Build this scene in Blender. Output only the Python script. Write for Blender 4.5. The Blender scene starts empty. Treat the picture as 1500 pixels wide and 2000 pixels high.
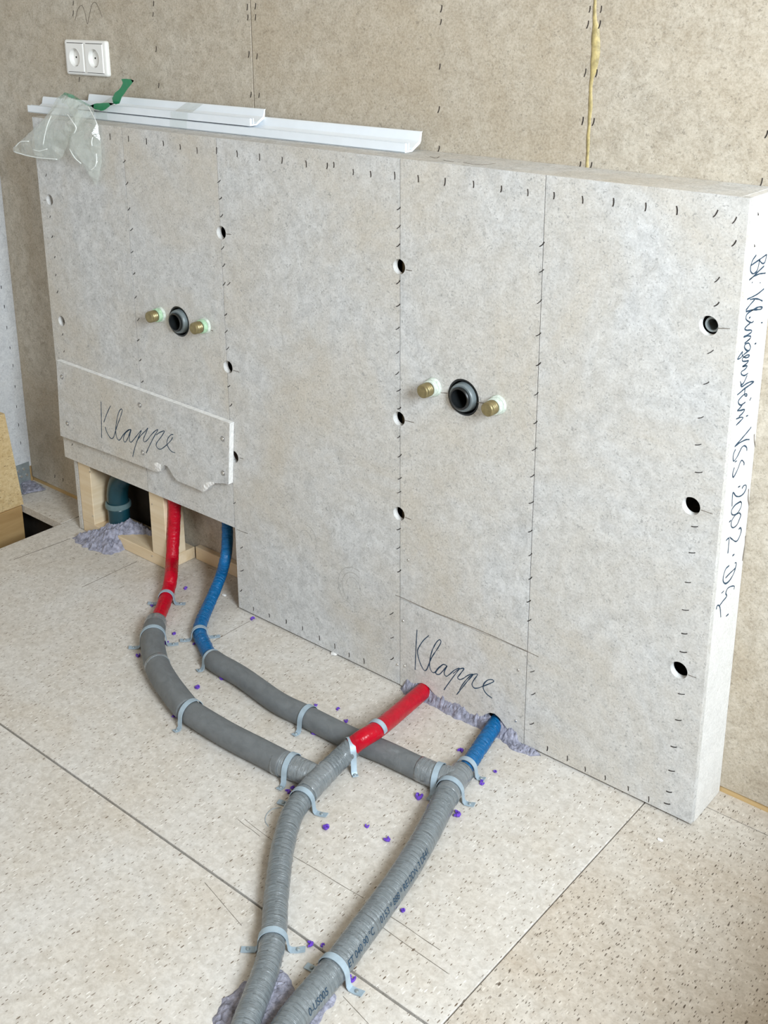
import bpy, bmesh, math, random
from mathutils import Vector, Matrix, noise
from mathutils.geometry import tessellate_polygon, delaunay_2d_cdt

random.seed(7)
SC = bpy.context.scene
COL = SC.collection
PI = math.pi

# ------------------------------------------------------------------ camera
HGT, WID, DEP = 1.04, 1.7125, 0.1103          # half-height wall: height, width, depth
CAM = Vector((2.32214, -1.49086, 1.30340))
YAW, PITCH, ROLL, FPX, PPX, PPY = -0.6921, 0.3081, -0.0006, 2205.99, 26.47, -305.87
fwd = Vector((math.sin(YAW) * math.cos(PITCH), math.cos(YAW) * math.cos(PITCH), -math.sin(PITCH)))
r0 = Vector((math.cos(YAW), -math.sin(YAW), 0.0))
u0 = r0.cross(fwd)
RIGHT = r0 * math.cos(ROLL) + u0 * math.sin(ROLL)
UP = -r0 * math.sin(ROLL) + u0 * math.cos(ROLL)
cam_d = bpy.data.cameras.new('camera')
cam = bpy.data.objects.new('camera', cam_d)
COL.objects.link(cam)
M = Matrix((RIGHT, UP, -fwd)).transposed().to_4x4()
M.translation = CAM
cam.matrix_world = M
cam_d.sensor_fit = 'VERTICAL'
cam_d.sensor_height = 32.0
cam_d.sensor_width = 24.0
cam_d.lens = FPX / 2000.0 * 32.0
cam_d.shift_x = -PPX / 2000.0
cam_d.shift_y = PPY / 2000.0
cam_d.clip_start = 0.02
SC.camera = cam

# ------------------------------------------------------------------ light
SC.view_settings.view_transform = 'Standard'
SC.view_settings.look = 'None'
SC.view_settings.gamma = 1.0
SC.view_settings.use_curve_mapping = False
SC.view_settings.exposure = 0.27
world = bpy.data.worlds.new('world')
SC.world = world
world.use_nodes = True
world.node_tree.nodes['Background'].inputs[0].default_value = (0.80, 0.90, 1.0, 1)
world.node_tree.nodes['Background'].inputs[1].default_value = 0.2


def area_light(name, loc, target, sx, sy, power, color, spread=PI):
    d = bpy.data.lights.new(name, 'AREA')
    d.shape = 'RECTANGLE'
    d.size, d.size_y = sx, sy
    d.energy = power
    d.color = color
    d.spread = spread
    o = bpy.data.objects.new(name, d)
    COL.objects.link(o)
    o.location = loc
    o.rotation_euler = (Vector(target) - Vector(loc)).to_track_quat('-Z', 'Y').to_euler()
    return o


# daylight entering through the window in the right-hand wall and the one behind the camera
area_light('daylight_side_window', (3.46, -1.22, 1.80), (1.1, -0.35, 0.50), 0.80, 0.90, 108, (0.82, 0.92, 1.0))
area_light('daylight_rear_window', (0.9, -3.36, 1.45), (0.9, -1.0, 1.45), 1.7, 1.5, 9, (0.86, 0.93, 1.0))


# ------------------------------------------------------------------ helpers
def U(px, py, axis, val):
    """point of the photo's viewing ray that lies in the plane axis = val"""
    d = fwd + RIGHT * ((px - 750 - PPX) / FPX) - UP * ((py - 1000 - PPY) / FPX)
    i = 'xyz'.index(axis)
    return CAM + d * ((val - CAM[i]) / d[i])


def F(px, py, y=0.0):
    return U(px, py, 'y', y)


def G(px, py, z=0.0):
    return U(px, py, 'z', z)


def link(name, me, mat=None, parent=None):
    o = bpy.data.objects.new(name, me)
    COL.objects.link(o)
    if mat is not None and not me.materials:
        me.materials.append(mat)
    if parent is not None:
        o.parent = parent
    return o


def mesh(name, verts, faces, mat, parent=None, smooth=False):
    me = bpy.data.meshes.new(name)
    me.from_pydata([tuple(v) for v in verts], [], faces)
    me.update()
    bm = bmesh.new()
    bm.from_mesh(me)
    bmesh.ops.recalc_face_normals(bm, faces=bm.faces)
    bm.to_mesh(me)
    bm.free()
    if smooth:
        me.polygons.foreach_set('use_smooth', [True] * len(me.polygons))
    return link(name, me, mat, parent)


def tag(o, label=None, cat=None, group=None, kind=None):
    if label: o['label'] = label
    if cat: o['category'] = cat
    if group: o['group'] = group
    if kind: o['kind'] = kind
    return o


def empty(name, loc=(0, 0, 0)):
    o = bpy.data.objects.new(name, None)
    o.empty_display_size = 0.05
    COL.objects.link(o)
    o.location = loc
    return o


def box_data(x0, x1, y0, y1, z0, z1):
    v = [(x, y, z) for x in (x0, x1) for y in (y0, y1) for z in (z0, z1)]
    f = [(0, 1, 3, 2), (4, 6, 7, 5), (0, 4, 5, 1), (2, 3, 7, 6), (0, 2, 6, 4), (1, 5, 7, 3)]
    return v, f


def box(name, x0, x1, y0, y1, z0, z1, mat, parent=None, bevel=0.0, segs=2):
    v, f = box_data(x0, x1, y0, y1, z0, z1)
    me = bpy.data.meshes.new(name)
    bm = bmesh.new()
    vs = [bm.verts.new(p) for p in v]
    for q in f: bm.faces.new([vs[i] for i in q])
    bmesh.ops.recalc_face_normals(bm, faces=bm.faces)
    if bevel > 0:
        bmesh.ops.bevel(bm, geom=list(bm.edges), offset=bevel, segments=segs, affect='EDGES', profile=0.5)
    bm.to_mesh(me)
    bm.free()
    return link(name, me, mat, parent)


def plate(name, outer, holes, to3d, mat, parent=None, edge=None):
    """flat board cut to an outline with holes; to3d(u, v, side) gives front (0) and back (1) points"""
    loops = [list(outer)] + [list(h) for h in holes]
    flat = [p for l in loops for p in l]
    tris = tessellate_polygon([[Vector((p[0], p[1], 0)) for p in l] for l in loops])
    n = len(flat)
    verts = [to3d(p[0], p[1], 0) for p in flat] + [to3d(p[0], p[1], 1) for p in flat]
    faces = [tuple(t) for t in tris] + [tuple(i + n for i in reversed(t)) for t in tris]
    k = 0
    for l in loops:
        m = len(l)
        for i in range(m):
            a, b = k + i, k + (i + 1) % m
            faces.append((a, b, b + n, a + n))
        k += m
    o = mesh(name, verts, faces, mat, parent)
    if edge is not None:
        o.data.materials.append(edge)
        for p in o.data.polygons[2 * len(tris):]:
            n_ = p.normal
            if max(abs(n_.x), abs(n_.y), abs(n_.z)) < 0.999: p.material_index = 1
    return o


def circle(cx, cz, r, n=28, squash=1.0):
    return [(cx + r * math.cos(2 * PI * i / n), cz + r * squash * math.sin(2 * PI * i / n)) for i in range(n)]


def arc_notch(hx, hz, r, ex, side, n=14):
    """points of a round notch cut into a vertical edge at x = ex, from low to high; side = -1 cuts to the left"""
    h = math.sqrt(max(r * r - (ex - hx) ** 2, 1e-9))
    a0 = math.atan2(-h, ex - hx)
    a1 = math.atan2(h, ex - hx)
    pts = []
    for i in range(n + 1):
        t = i / n
        if side < 0:
            a = a0 + (a1 - 2 * PI - a0) * t if a1 > a0 else a0 + (a1 - a0) * t
        else:
            aa0, aa1 = a0, a1
            a = aa0 + (aa1 - aa0) * t
        pts.append((hx + r * math.cos(a), hz + r * math.sin(a)))
    return pts


def catmull(pts, step=0.006):
    pts = [Vector(p) for p in pts]
    if len(pts) == 2:
        n = max(1, int((pts[1] - pts[0]).length / step))
        return [pts[0].lerp(pts[1], i / n) for i in range(n + 1)]
    P = [pts[0] * 2 - pts[1]] + pts + [pts[-1] * 2 - pts[-2]]
    out = []
    for i in range(1, len(P) - 2):
        a, b, c, d = P[i - 1], P[i], P[i + 1], P[i + 2]
        n = max(1, int(math.ceil((c - b).length / step)))
        for k in range(n):
            t = k / n
            out.append(0.5 * ((2 * b) + (c - a) * t + (2 * a - 5 * b + 4 * c - d) * t * t + (3 * b - a - 3 * c + d) * t ** 3))
    out.append(pts[-1])
    return out


def frames(path):
    T = []
    for i in range(len(path)):
        a, b = path[max(i - 1, 0)], path[min(i + 1, len(path) - 1)]
        T.append((b - a).normalized())
    ref = Vector((0, 0, 1)) if abs(T[0].z) < 0.9 else Vector((0, -1, 0))
    N = []
    nrm = (ref - T[0] * ref.dot(T[0])).normalized()
    for t in T:
        nrm = (nrm - t * nrm.dot(t)).normalized()
        N.append(nrm.copy())
    return T, N


def tube(name, ctrl, r, mat, parent=None, ring=26, step=0.006, wrinkle=0.0, wfreq=60.0, seed=0.0, cap=True, rfun=None):
    path = catmull(ctrl, step)
    T, N = frames(path)
    verts, faces, uvs = [], [], []
    s = 0.0
    for i, p in enumerate(path):
        if i: s += (p - path[i - 1]).length
        b = T[i].cross(N[i])
        for k in range(ring):
            a = 2 * PI * k / ring
            d = N[i] * math.cos(a) + b * math.sin(a)
            rr = r if rfun is None else r * rfun(i / (len(path) - 1), s)
            if wrinkle:
                q = Vector((math.cos(a) * 1.1 + seed * 3.1, math.sin(a) * 1.1 + seed, s * wfreq + 0.6 * math.cos(a + seed)))
                rr *= 1 + wrinkle * (0.6 - 1.6 * abs(noise.noise(q))) + 0.6 * wrinkle * (0.5 - 1.5 * abs(noise.noise(q * 2.1)))
            verts.append(p + d * rr)
            uvs.append((k / ring, s))
    n = len(path)
    for i in range(n - 1):
        for k in range(ring):
            k2 = (k + 1) % ring
            faces.append((i * ring + k, i * ring + k2, (i + 1) * ring + k2, (i + 1) * ring + k))
    nf = len(faces)
    if cap:
        faces.append(tuple(reversed(range(ring))))
        faces.append(tuple(range((n - 1) * ring, n * ring)))
    me = bpy.data.meshes.new(name)
    me.from_pydata([tuple(v) for v in verts], [], faces)
    uvl = me.uv_layers.new(name='UVMap')
    for pi, poly in enumerate(me.polygons):
        poly.use_smooth = pi < nf
        for li in poly.loop_indices:
            vi = me.loops[li].vertex_index
            u, v = uvs[vi]
            if pi < nf and (pi % ring) == ring - 1 and vi % ring == 0: u = 1.0
            uvl.data[li].uv = (u * 2 * PI * r, v)
    me.update()
    return link(name, me, mat, parent)


def lathe(name, prof, origin, axis, mat, parent=None, n=28, smooth=True, closed=False):
    """prof: list of (radius, distance along axis)"""
    ax = Vector(axis).normalized()
    e1 = ax.orthogonal().normalized()
    e2 = ax.cross(e1)
    o = Vector(origin)
    verts, faces = [], []
    for (r, h) in prof:
        for k in range(n):
            a = 2 * PI * k / n
            verts.append(o + ax * h + (e1 * math.cos(a) + e2 * math.sin(a)) * r)
    m = len(prof)
    for i in range(m - 1 if not closed else m):
        j = (i + 1) % m
        for k in range(n):
            k2 = (k + 1) % n
            faces.append((i * n + k, i * n + k2, j * n + k2, j * n + k))
    if not closed:
        faces.append(tuple(reversed(range(n))))
        faces.append(tuple(range((m - 1) * n, m * n)))
    o_ = mesh(name, verts, faces, mat, parent)
    if smooth:
        me = o_.data
        for p in me.polygons: p.use_smooth = len(p.vertices) == 4
        try:
            me.set_sharp_from_angle(angle=math.radians(35))
        except Exception:
            pass
    return o_


def ribbon_strokes(name, strokes, width, normal, mat, parent=None, lift=0.0004, step=0.0015):
    """pen or pencil strokes lying on a surface: list of 3D polylines"""
    nrm = Vector(normal).normalized()
    verts, faces = [], []
    for st in strokes:
        pts = catmull(st, step) if len(st) > 1 else [Vector(st[0]) - Vector((0, 0, width)), Vector(st[0]) + Vector((0, 0, width))]
        base = len(verts)
        for i, p in enumerate(pts):
            t = (pts[min(i + 1, len(pts) - 1)] - pts[max(i - 1, 0)])
            if t.length < 1e-7: t = Vector((0, 0, 1))
            s = nrm.cross(t.normalized())
            w = width * 0.5 * (0.8 + 0.4 * noise.noise(p * 90))
            verts += [p + s * w + nrm * lift, p - s * w + nrm * lift, p + s * w - nrm * 0.0002, p - s * w - nrm * 0.0002]
        m = len(pts)
        for i in range(m - 1):
            a = base + 4 * i
            faces.append((a, a + 1, a + 5, a + 4))
            faces.append((a, a + 4, a + 6, a + 2))
            faces.append((a + 1, a + 3, a + 7, a + 5))
    return mesh(name, verts, faces, mat, parent)


def inside(poly, x, y):
    c = False
    n = len(poly)
    for i in range(n):
        x1, y1 = poly[i][0], poly[i][1]
        x2, y2 = poly[(i + 1) % n][0], poly[(i + 1) % n][1]
        if (y1 > y) != (y2 > y) and x < (x2 - x1) * (y - y1) / (y2 - y1) + x1:
            c = not c
    return c


def edge_dist(poly, x, y):
    best = 1e9
    n = len(poly)
    for i in range(n):
        x1, y1 = poly[i][0], poly[i][1]
        x2, y2 = poly[(i + 1) % n][0], poly[(i + 1) % n][1]
        dx, dy = x2 - x1, y2 - y1
        l2 = dx * dx + dy * dy
        t = 0 if l2 == 0 else max(0, min(1, ((x - x1) * dx + (y - y1) * dy) / l2))
        best = min(best, math.hypot(x - x1 - t * dx, y - y1 - t * dy))
    return best


def fill_points(poly, step, jitter=0.25):
    xs = [p[0] for p in poly]; ys = [p[1] for p in poly]
    pts = []
    x = min(xs) + step * .5
    while x < max(xs):
        y = min(ys) + step * .5
        while y < max(ys):
            qx, qy = x + random.uniform(-jitter, jitter) * step, y + random.uniform(-jitter, jitter) * step
            if inside(poly, qx, qy) and edge_dist(poly, qx, qy) > step * 0.35:
                pts.append((qx, qy))
            y += step
        x += step
    return pts


def resample(poly, step, rough=0.0):
    out = []
    n = len(poly)
    for i in range(n):
        a = Vector(poly[i][:2]); b = Vector(poly[(i + 1) % n][:2])
        m = max(1, int((b - a).length / step))
        for k in range(m):
            p = a.lerp(b, k / m)
            if rough:
                d = (b - a).normalized()
                p = p + Vector((-d.y, d.x)) * rough * noise.noise(Vector((p.x * 70, p.y * 70, 1.3)))
            out.append((p.x, p.y))
    return out


def triangulate(boundary, pts):
    vs = [Vector(p) for p in boundary] + [Vector(p) for p in pts]
    n = len(boundary)
    edges = [(i, (i + 1) % n) for i in range(n)]
    res = delaunay_2d_cdt(vs, edges, [], 1, 1e-6)
    return [tuple(v) for v in res[0]], [tuple(f) for f in res[2]]


def lump(name, poly, height, mat, parent=None, step=0.005, base_z=0.0, ramp=0.012, freq=45, rough=0.006, fade=None):
    """heap of crumbly filler on the floor"""
    b = resample(poly, step, rough)
    vs, fs = triangulate(b, fill_points(b, step))
    verts = []
    for (x, y) in vs:
        d = edge_dist(b, x, y)
        h = height * (1 - math.exp(-d / ramp))
        if fade: h *= fade(x, y)
        q = Vector((x * freq, y * freq, 0.7))
        am = min(0.009, height * 0.42) * min(1, d / (ramp * 0.6))
        h = h * 0.85 + am * (0.9 * noise.noise(q) + 0.7 * noise.noise(q * 2.9) + 0.8 * (abs(noise.noise(q * 6.3)) - 0.25))
        verts.append((x, y, base_z + max(h, 0.0008 if d > 1e-5 else -0.001)))
    nb = len(verts)
    return mesh(name, verts, fs, mat, parent, smooth=False)


# ------------------------------------------------------------------ materials
def new_mat(name):
    m = bpy.data.materials.new(name)
    m.use_nodes = True
    nt = m.node_tree
    return m, nt, nt.nodes['Principled BSDF']


def nd(nt, kind, **kw):
    n = nt.nodes.new(kind)
    for k, v in kw.items():
        if k.startswith('i_'):
            key = k[2:].replace('_', ' ')
            n.inputs[key].default_value = v
        else:
            setattr(n, k, v)
    return n


def ramp(nt, fac, stops):
    r = nt.nodes.new('ShaderNodeValToRGB')
    els = r.color_ramp.elements
    while len(els) < len(stops): els.new(0.5)
    for e, (p, c) in zip(els, stops):
        e.position = p
        e.color = (c[0], c[1], c[2], 1) if len(c) == 3 else c
    nt.links.new(fac, r.inputs['Fac'])
    return r


def mixc(nt, fac, a, b, blend='MIX'):
    m = nt.nodes.new('ShaderNodeMix')
    m.data_type = 'RGBA'
    m.blend_type = blend
    L = nt.links
    if hasattr(fac, 'links') or hasattr(fac, 'is_linked'): L.new(fac, m.inputs[0])
    else: m.inputs[0].default_value = fac
    for k, v in ((6, a), (7, b)):
        if hasattr(v, 'is_linked'): L.new(v, m.inputs[k])
        else: m.inputs[k].default_value = (*v, 1)
    return m.outputs[2]


def coords(nt, randomize=True, scale=(1, 1, 1), rot=(0, 0, 0)):
    tc = nt.nodes.new('ShaderNodeTexCoord')
    mp = nt.nodes.new('ShaderNodeMapping')
    mp.inputs['Scale'].default_value = scale
    mp.inputs['Rotation'].default_value = rot
    if randomize:
        oi = nt.nodes.new('ShaderNodeObjectInfo')
        vm = nt.nodes.new('ShaderNodeVectorMath'); vm.operation = 'SCALE'
        cx = nt.nodes.new('ShaderNodeCombineXYZ')
        for i in range(3): nt.links.new(oi.outputs['Random'], cx.inputs[i])
        nt.links.new(cx.outputs[0], vm.inputs[0]); vm.inputs['Scale'].default_value = 7.0
        ad = nt.nodes.new('ShaderNodeVectorMath'); ad.operation = 'ADD'
        nt.links.new(tc.outputs['Object'], ad.inputs[0]); nt.links.new(vm.outputs[0], ad.inputs[1])
        nt.links.new(ad.outputs[0], mp.inputs['Vector'])
    else:
        nt.links.new(tc.outputs['Object'], mp.inputs['Vector'])
    return mp.outputs['Vector']


def noise_tex(nt, vec, scale, detail=4.0, rough=0.55, dist=0.0):
    n = nd(nt, 'ShaderNodeTexNoise')
    n.inputs['Scale'].default_value = scale
    n.inputs['Detail'].default_value = detail
    n.inputs['Roughness'].default_value = rough
    n.inputs['Distortion'].default_value = dist
    nt.links.new(vec, n.inputs['Vector'])
    return n.outputs['Fac']


def bump(nt, bsdf, height, strength=0.3, dist=0.002):
    b = nt.nodes.new('ShaderNodeBump')
    b.inputs['Strength'].default_value = strength
    b.inputs['Distance'].default_value = dist
    nt.links.new(height, b.inputs['Height'])
    nt.links.new(b.outputs[0], bsdf.inputs['Normal'])
    return b


def gypsum_mat(name, light, dark, stain, stain_amt=0.5, speck=0.5):
    """gypsum fibre board: mottled grey-beige with fine fibres"""
    m, nt, bs = new_mat(name)
    v = coords(nt)
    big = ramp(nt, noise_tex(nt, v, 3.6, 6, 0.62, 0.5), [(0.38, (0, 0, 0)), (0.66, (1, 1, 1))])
    mid = ramp(nt, noise_tex(nt, v, 38, 6, 0.78, 0.6), [(0.36, (0, 0, 0)), (0.62, (1, 1, 1))])
    fine = ramp(nt, noise_tex(nt, v, 260, 3, 0.7), [(0.30, (0, 0, 0)), (0.62, (1, 1, 1))])
    c = mixc(nt, mid.outputs[0], dark, light)
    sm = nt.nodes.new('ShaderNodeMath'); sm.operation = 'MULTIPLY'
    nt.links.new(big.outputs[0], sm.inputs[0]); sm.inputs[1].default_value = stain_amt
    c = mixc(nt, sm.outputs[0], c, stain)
    # dark fibre flecks
    fl = ramp(nt, noise_tex(nt, v, 190, 2, 0.5, 1.5), [(0.60, (0, 0, 0)), (0.68, (1, 1, 1))])
    fm = nt.nodes.new('ShaderNodeMath'); fm.operation = 'MULTIPLY'
    nt.links.new(fl.outputs[0], fm.inputs[0]); fm.inputs[1].default_value = speck
    c = mixc(nt, fm.outputs[0], c, tuple(x * 0.45 for x in dark))
    c = mixc(nt, 0.25, c, fine.outputs[0], 'SOFT_LIGHT')
    nt.links.new(c, bs.inputs['Base Color'])
    bs.inputs['Roughness'].default_value = 0.85
    bs.inputs['Specular IOR Level'].default_value = 0.2
    bump(nt, bs, noise_tex(nt, v, 120, 4, 0.7), 0.10, 0.001)
    return m


def floor_mat(name, light, dark, specks, dens=0.62):
    """chip board floor: pale wood chips, short dark fibres"""
    m, nt, bs = new_mat(name)
    v = coords(nt)
    blot = ramp(nt, noise_tex(nt, v, 5.0, 4, 0.6, 0.5), [(0.30, (0, 0, 0)), (0.70, (1, 1, 1))])
    c = mixc(nt, blot.outputs[0], dark, light)
    chips = ramp(nt, noise_tex(nt, v, 95, 5, 0.75, 0.35), [(0.36, (0, 0, 0)), (0.64, (1, 1, 1))])
    c = mixc(nt, 0.30, c, chips.outputs[0], 'SOFT_LIGHT')

    def strands(rot, sc, dn, seed):
        mp = nt.nodes.new('ShaderNodeMapping')
        mp.inputs['Rotation'].default_value = (0, 0, rot)
        mp.inputs['Scale'].default_value = (sc, sc * 0.30, sc)
        mp.inputs['Location'].default_value = (seed, seed * 2, 0)
        nt.links.new(v, mp.inputs['Vector'])
        vo = nt.nodes.new('ShaderNodeTexVoronoi')
        vo.inputs['Scale'].default_value = 1.0
        vo.inputs['Randomness'].default_value = 1.0
        nt.links.new(mp.outputs[0], vo.inputs['Vector'])
        near = nd(nt, 'ShaderNodeMath', operation='LESS_THAN')
        nt.links.new(vo.outputs['Distance'], near.inputs[0]); near.inputs[1].default_value = 0.16
        sep = nt.nodes.new('ShaderNodeSeparateColor')
        nt.links.new(vo.outputs['Color'], sep.inputs[0])
        pick = nd(nt, 'ShaderNodeMath', operation='GREATER_THAN')
        nt.links.new(sep.outputs[0], pick.inputs[0]); pick.inputs[1].default_value = dn
        mu = nd(nt, 'ShaderNodeMath', operation='MULTIPLY')
        nt.links.new(near.outputs[0], mu.inputs[0]); nt.links.new(pick.outputs[0], mu.inputs[1])
        amt = nd(nt, 'ShaderNodeMath', operation='MULTIPLY')
        pw = nd(nt, 'ShaderNodeMath', operation='POWER')
        nt.links.new(sep.outputs[1], pw.inputs[0]); pw.inputs[1].default_value = 0.5
        nt.links.new(mu.outputs[0], amt.inputs[0]); nt.links.new(pw.outputs[0], amt.inputs[1])
        return amt.outputs[0]
    for k, (rot, sc, seed) in enumerate([(0.3, 230, 0), (1.2, 260, 3.3), (2.3, 210, 5.1), (0.8, 150, 9.7)]):
        c = mixc(nt, strands(rot, sc, dens + (0.12 if k == 3 else 0), seed), c, specks)
    for k, (rot, sc, seed) in enumerate([(0.1, 140, 13.3), (1.7, 160, 17.1)]):
        c = mixc(nt, strands(rot, sc, 0.55, seed), c, tuple(min(1, x * 1.25) for x in light))
    # greyish smudges
    sm = ramp(nt, noise_tex(nt, v, 9, 5, 0.65, 1.0), [(0.66, (0, 0, 0)), (0.80, (1, 1, 1))])
    sa = nd(nt, 'ShaderNodeMath', operation='MULTIPLY'); nt.links.new(sm.outputs[0], sa.inputs[0]); sa.inputs[1].default_value = 0.35
    c = mixc(nt, sa.outputs[0], c, (0.36, 0.34, 0.32))
    nt.links.new(c, bs.inputs['Base Color'])
    bs.inputs['Roughness'].default_value = 0.75
    bs.inputs['Specular IOR Level'].default_value = 0.25
    bump(nt, bs, noise_tex(nt, v, 110, 4, 0.7), 0.12, 0.001)
    return m


def wood_mat(name, a, b, scale=(4, 4, 60), rough=0.65):
    m, nt, bs = new_mat(name)
    v = coords(nt, True, scale)
    n = ramp(nt, noise_tex(nt, v, 1.0, 4, 0.6, 0.6), [(0.3, a), (0.7, b)])
    nt.links.new(n.outputs[0], bs.inputs['Base Color'])
    bs.inputs['Roughness'].default_value = rough
    bs.inputs['Specular IOR Level'].default_value = 0.25
    bump(nt, bs, noise_tex(nt, v, 3.0, 3), 0.1, 0.001)
    return m


def plain_mat(name, col, rough=0.5, metal=0.0, var=0.12, scale=30, spec=0.5, bumpy=0.0):
    m, nt, bs = new_mat(name)
    v = coords(nt)
    n = ramp(nt, noise_tex(nt, v, scale, 4, 0.6), [(0.3, tuple(c * (1 - var) for c in col)), (0.7, tuple(min(1, c * (1 + var)) for c in col))])
    nt.links.new(n.outputs[0], bs.inputs['Base Color'])
    bs.inputs['Roughness'].default_value = rough
    bs.inputs['Metallic'].default_value = metal
    bs.inputs['Specular IOR Level'].default_value = spec
    if bumpy: bump(nt, bs, noise_tex(nt, v, scale * 3, 4, 0.7), bumpy, 0.002)
    return m


def sleeve_mat(name, col, rough=0.35, around=1.0, wr=0.5, scuff=None, dist=0.003, coat=0.0, metal=0.0, spec=0.5):
    """wrinkled plastic pipe jacket; creases run round the pipe"""
    m, nt, bs = new_mat(name)
    tc = nt.nodes.new('ShaderNodeTexCoord')
    mp = nt.nodes.new('ShaderNodeMapping')
    mp.inputs['Scale'].default_value = (22 * around, 170, 1)
    nt.links.new(tc.outputs['UV'], mp.inputs['Vector'])
    h = noise_tex(nt, mp.outputs[0], 1.0, 5, 0.6, 0.8)
    mp2 = nt.nodes.new('ShaderNodeMapping')
    mp2.inputs['Scale'].default_value = (60, 45, 1)
    nt.links.new(tc.outputs['UV'], mp2.inputs['Vector'])
    h2 = noise_tex(nt, mp2.outputs[0], 1.0, 3, 0.6, 0.6)
    c = ramp(nt, h2, [(0.3, tuple(x * 0.85 for x in col)), (0.7, tuple(min(1, x * 1.12) for x in col))]).outputs[0]
    if scuff:
        mp3 = nt.nodes.new('ShaderNodeMapping')
        mp3.inputs['Scale'].default_value = (16, 16, 1)
        nt.links.new(tc.outputs['UV'], mp3.inputs['Vector'])
        s = ramp(nt, noise_tex(nt, mp3.outputs[0], 1.0, 6, 0.7, 0.8), [(0.60, (0, 0, 0)), (0.72, (1, 1, 1))])
        k = nd(nt, 'ShaderNodeMath', operation='MULTIPLY'); nt.links.new(s.outputs[0], k.inputs[0]); k.inputs[1].default_value = 0.45
        c = mixc(nt, k.outputs[0], c, scuff)
    nt.links.new(c, bs.inputs['Base Color'])
    bs.inputs['Roughness'].default_value = rough
    bs.inputs['Coat Weight'].default_value = coat
    bs.inputs['Coat Roughness'].default_value = 0.15
    bs.inputs['Specular IOR Level'].default_value = spec
    bs.inputs['Metallic'].default_value = metal
    mx = nd(nt, 'ShaderNodeMath', operation='MULTIPLY_ADD')
    nt.links.new(h2, mx.inputs[0]); mx.inputs[1].default_value = 0.35; nt.links.new(h, mx.inputs[2])
    bump(nt, bs, mx.outputs[0], wr, dist)
    return m


def film_mat(name='clear_plastic_film', tint=(0.95, 0.98, 0.95, 1), m0=0.11, m1=0.36):
    m, nt, bs = new_mat(name)
    nt.nodes.remove(bs)
    out = nt.nodes['Material Output']
    v = coords(nt)
    tr = nt.nodes.new('ShaderNodeBsdfTransparent'); tr.inputs[0].default_value = (0.97, 0.985, 0.97, 1)
    df = nt.nodes.new('ShaderNodeBsdfDiffuse'); df.inputs[0].default_value = tint
    tl = nt.nodes.new('ShaderNodeBsdfTranslucent'); tl.inputs[0].default_value = tint
    gl = nt.nodes.new('ShaderNodeBsdfGlossy'); gl.inputs['Roughness'].default_value = 0.12
    bp = nt.nodes.new('ShaderNodeBump'); bp.inputs['Strength'].default_value = 0.5; bp.inputs['Distance'].default_value = 0.004
    nt.links.new(noise_tex(nt, v, 34, 4, 0.6, 1.5), bp.inputs['Height'])
    nt.links.new(bp.outputs[0], gl.inputs['Normal'])
    a1 = nt.nodes.new('ShaderNodeMixShader'); a1.inputs[0].default_value = 0.35
    nt.links.new(df.outputs[0], a1.inputs[1]); nt.links.new(tl.outputs[0], a1.inputs[2])
    milk = ramp(nt, noise_tex(nt, v, 16, 3, 0.6, 1.0), [(0.3, (m0, m0, m0)), (0.75, (m1, m1, m1))])
    a2 = nt.nodes.new('ShaderNodeMixShader')
    nt.links.new(milk.outputs[0], a2.inputs[0]); nt.links.new(tr.outputs[0], a2.inputs[1]); nt.links.new(a1.outputs[0], a2.inputs[2])
    lw = nt.nodes.new('ShaderNodeLayerWeight'); lw.inputs['Blend'].default_value = 0.5
    nt.links.new(bp.outputs[0], lw.inputs['Normal'])
    p5 = nd(nt, 'ShaderNodeMath', operation='POWER'); nt.links.new(lw.outputs['Facing'], p5.inputs[0]); p5.inputs[1].default_value = 4.0
    fr = nd(nt, 'ShaderNodeMath', operation='MULTIPLY_ADD'); nt.links.new(p5.outputs[0], fr.inputs[0]); fr.inputs[1].default_value = 0.6; fr.inputs[2].default_value = 0.05
    a3 = nt.nodes.new('ShaderNodeMixShader')
    nt.links.new(fr.outputs[0], a3.inputs[0]); nt.links.new(a2.outputs[0], a3.inputs[1]); nt.links.new(gl.outputs[0], a3.inputs[2])
    nt.links.new(a3.outputs[0], out.inputs['Surface'])
    return m


MT = {}
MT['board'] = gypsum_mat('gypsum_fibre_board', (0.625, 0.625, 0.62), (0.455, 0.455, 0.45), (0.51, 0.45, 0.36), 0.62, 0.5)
MT['board_cut'] = gypsum_mat('cut_board_edge', (0.70, 0.69, 0.67), (0.62, 0.61, 0.59), (0.65, 0.62, 0.58), 0.3, 0.2)
MT['board_back'] = gypsum_mat('aged_gypsum_board', (0.55, 0.50, 0.42), (0.385, 0.34, 0.275), (0.40, 0.325, 0.23), 0.60, 0.45)
MT['board_left'] = gypsum_mat('pale_gypsum_board', (0.60, 0.61, 0.62), (0.50, 0.51, 0.53), (0.55, 0.54, 0.52), 0.3, 0.3)
MT['floor_a'] = floor_mat('chip_floor', (0.59, 0.565, 0.53), (0.525, 0.475, 0.41), (0.14, 0.10, 0.07), 0.60)
MT['floor_b'] = floor_mat('speckled_chip_floor', (0.54, 0.50, 0.445), (0.475, 0.41, 0.335), (0.10, 0.075, 0.055), 0.22)
MT['pine'] = wood_mat('planed_pine', (0.66, 0.52, 0.34), (0.74, 0.62, 0.45))
MT['pine_x'] = wood_mat('planed_pine_lengthwise', (0.62, 0.47, 0.29), (0.72, 0.59, 0.42), (5, 50, 50))
MT['brown_wood'] = wood_mat('brown_timber', (0.36, 0.22, 0.09), (0.47, 0.31, 0.14), (3, 5, 40))
MT['sill_wood'] = wood_mat('sill_timber', (0.50, 0.34, 0.15), (0.60, 0.43, 0.22), (4, 50, 50))
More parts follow.
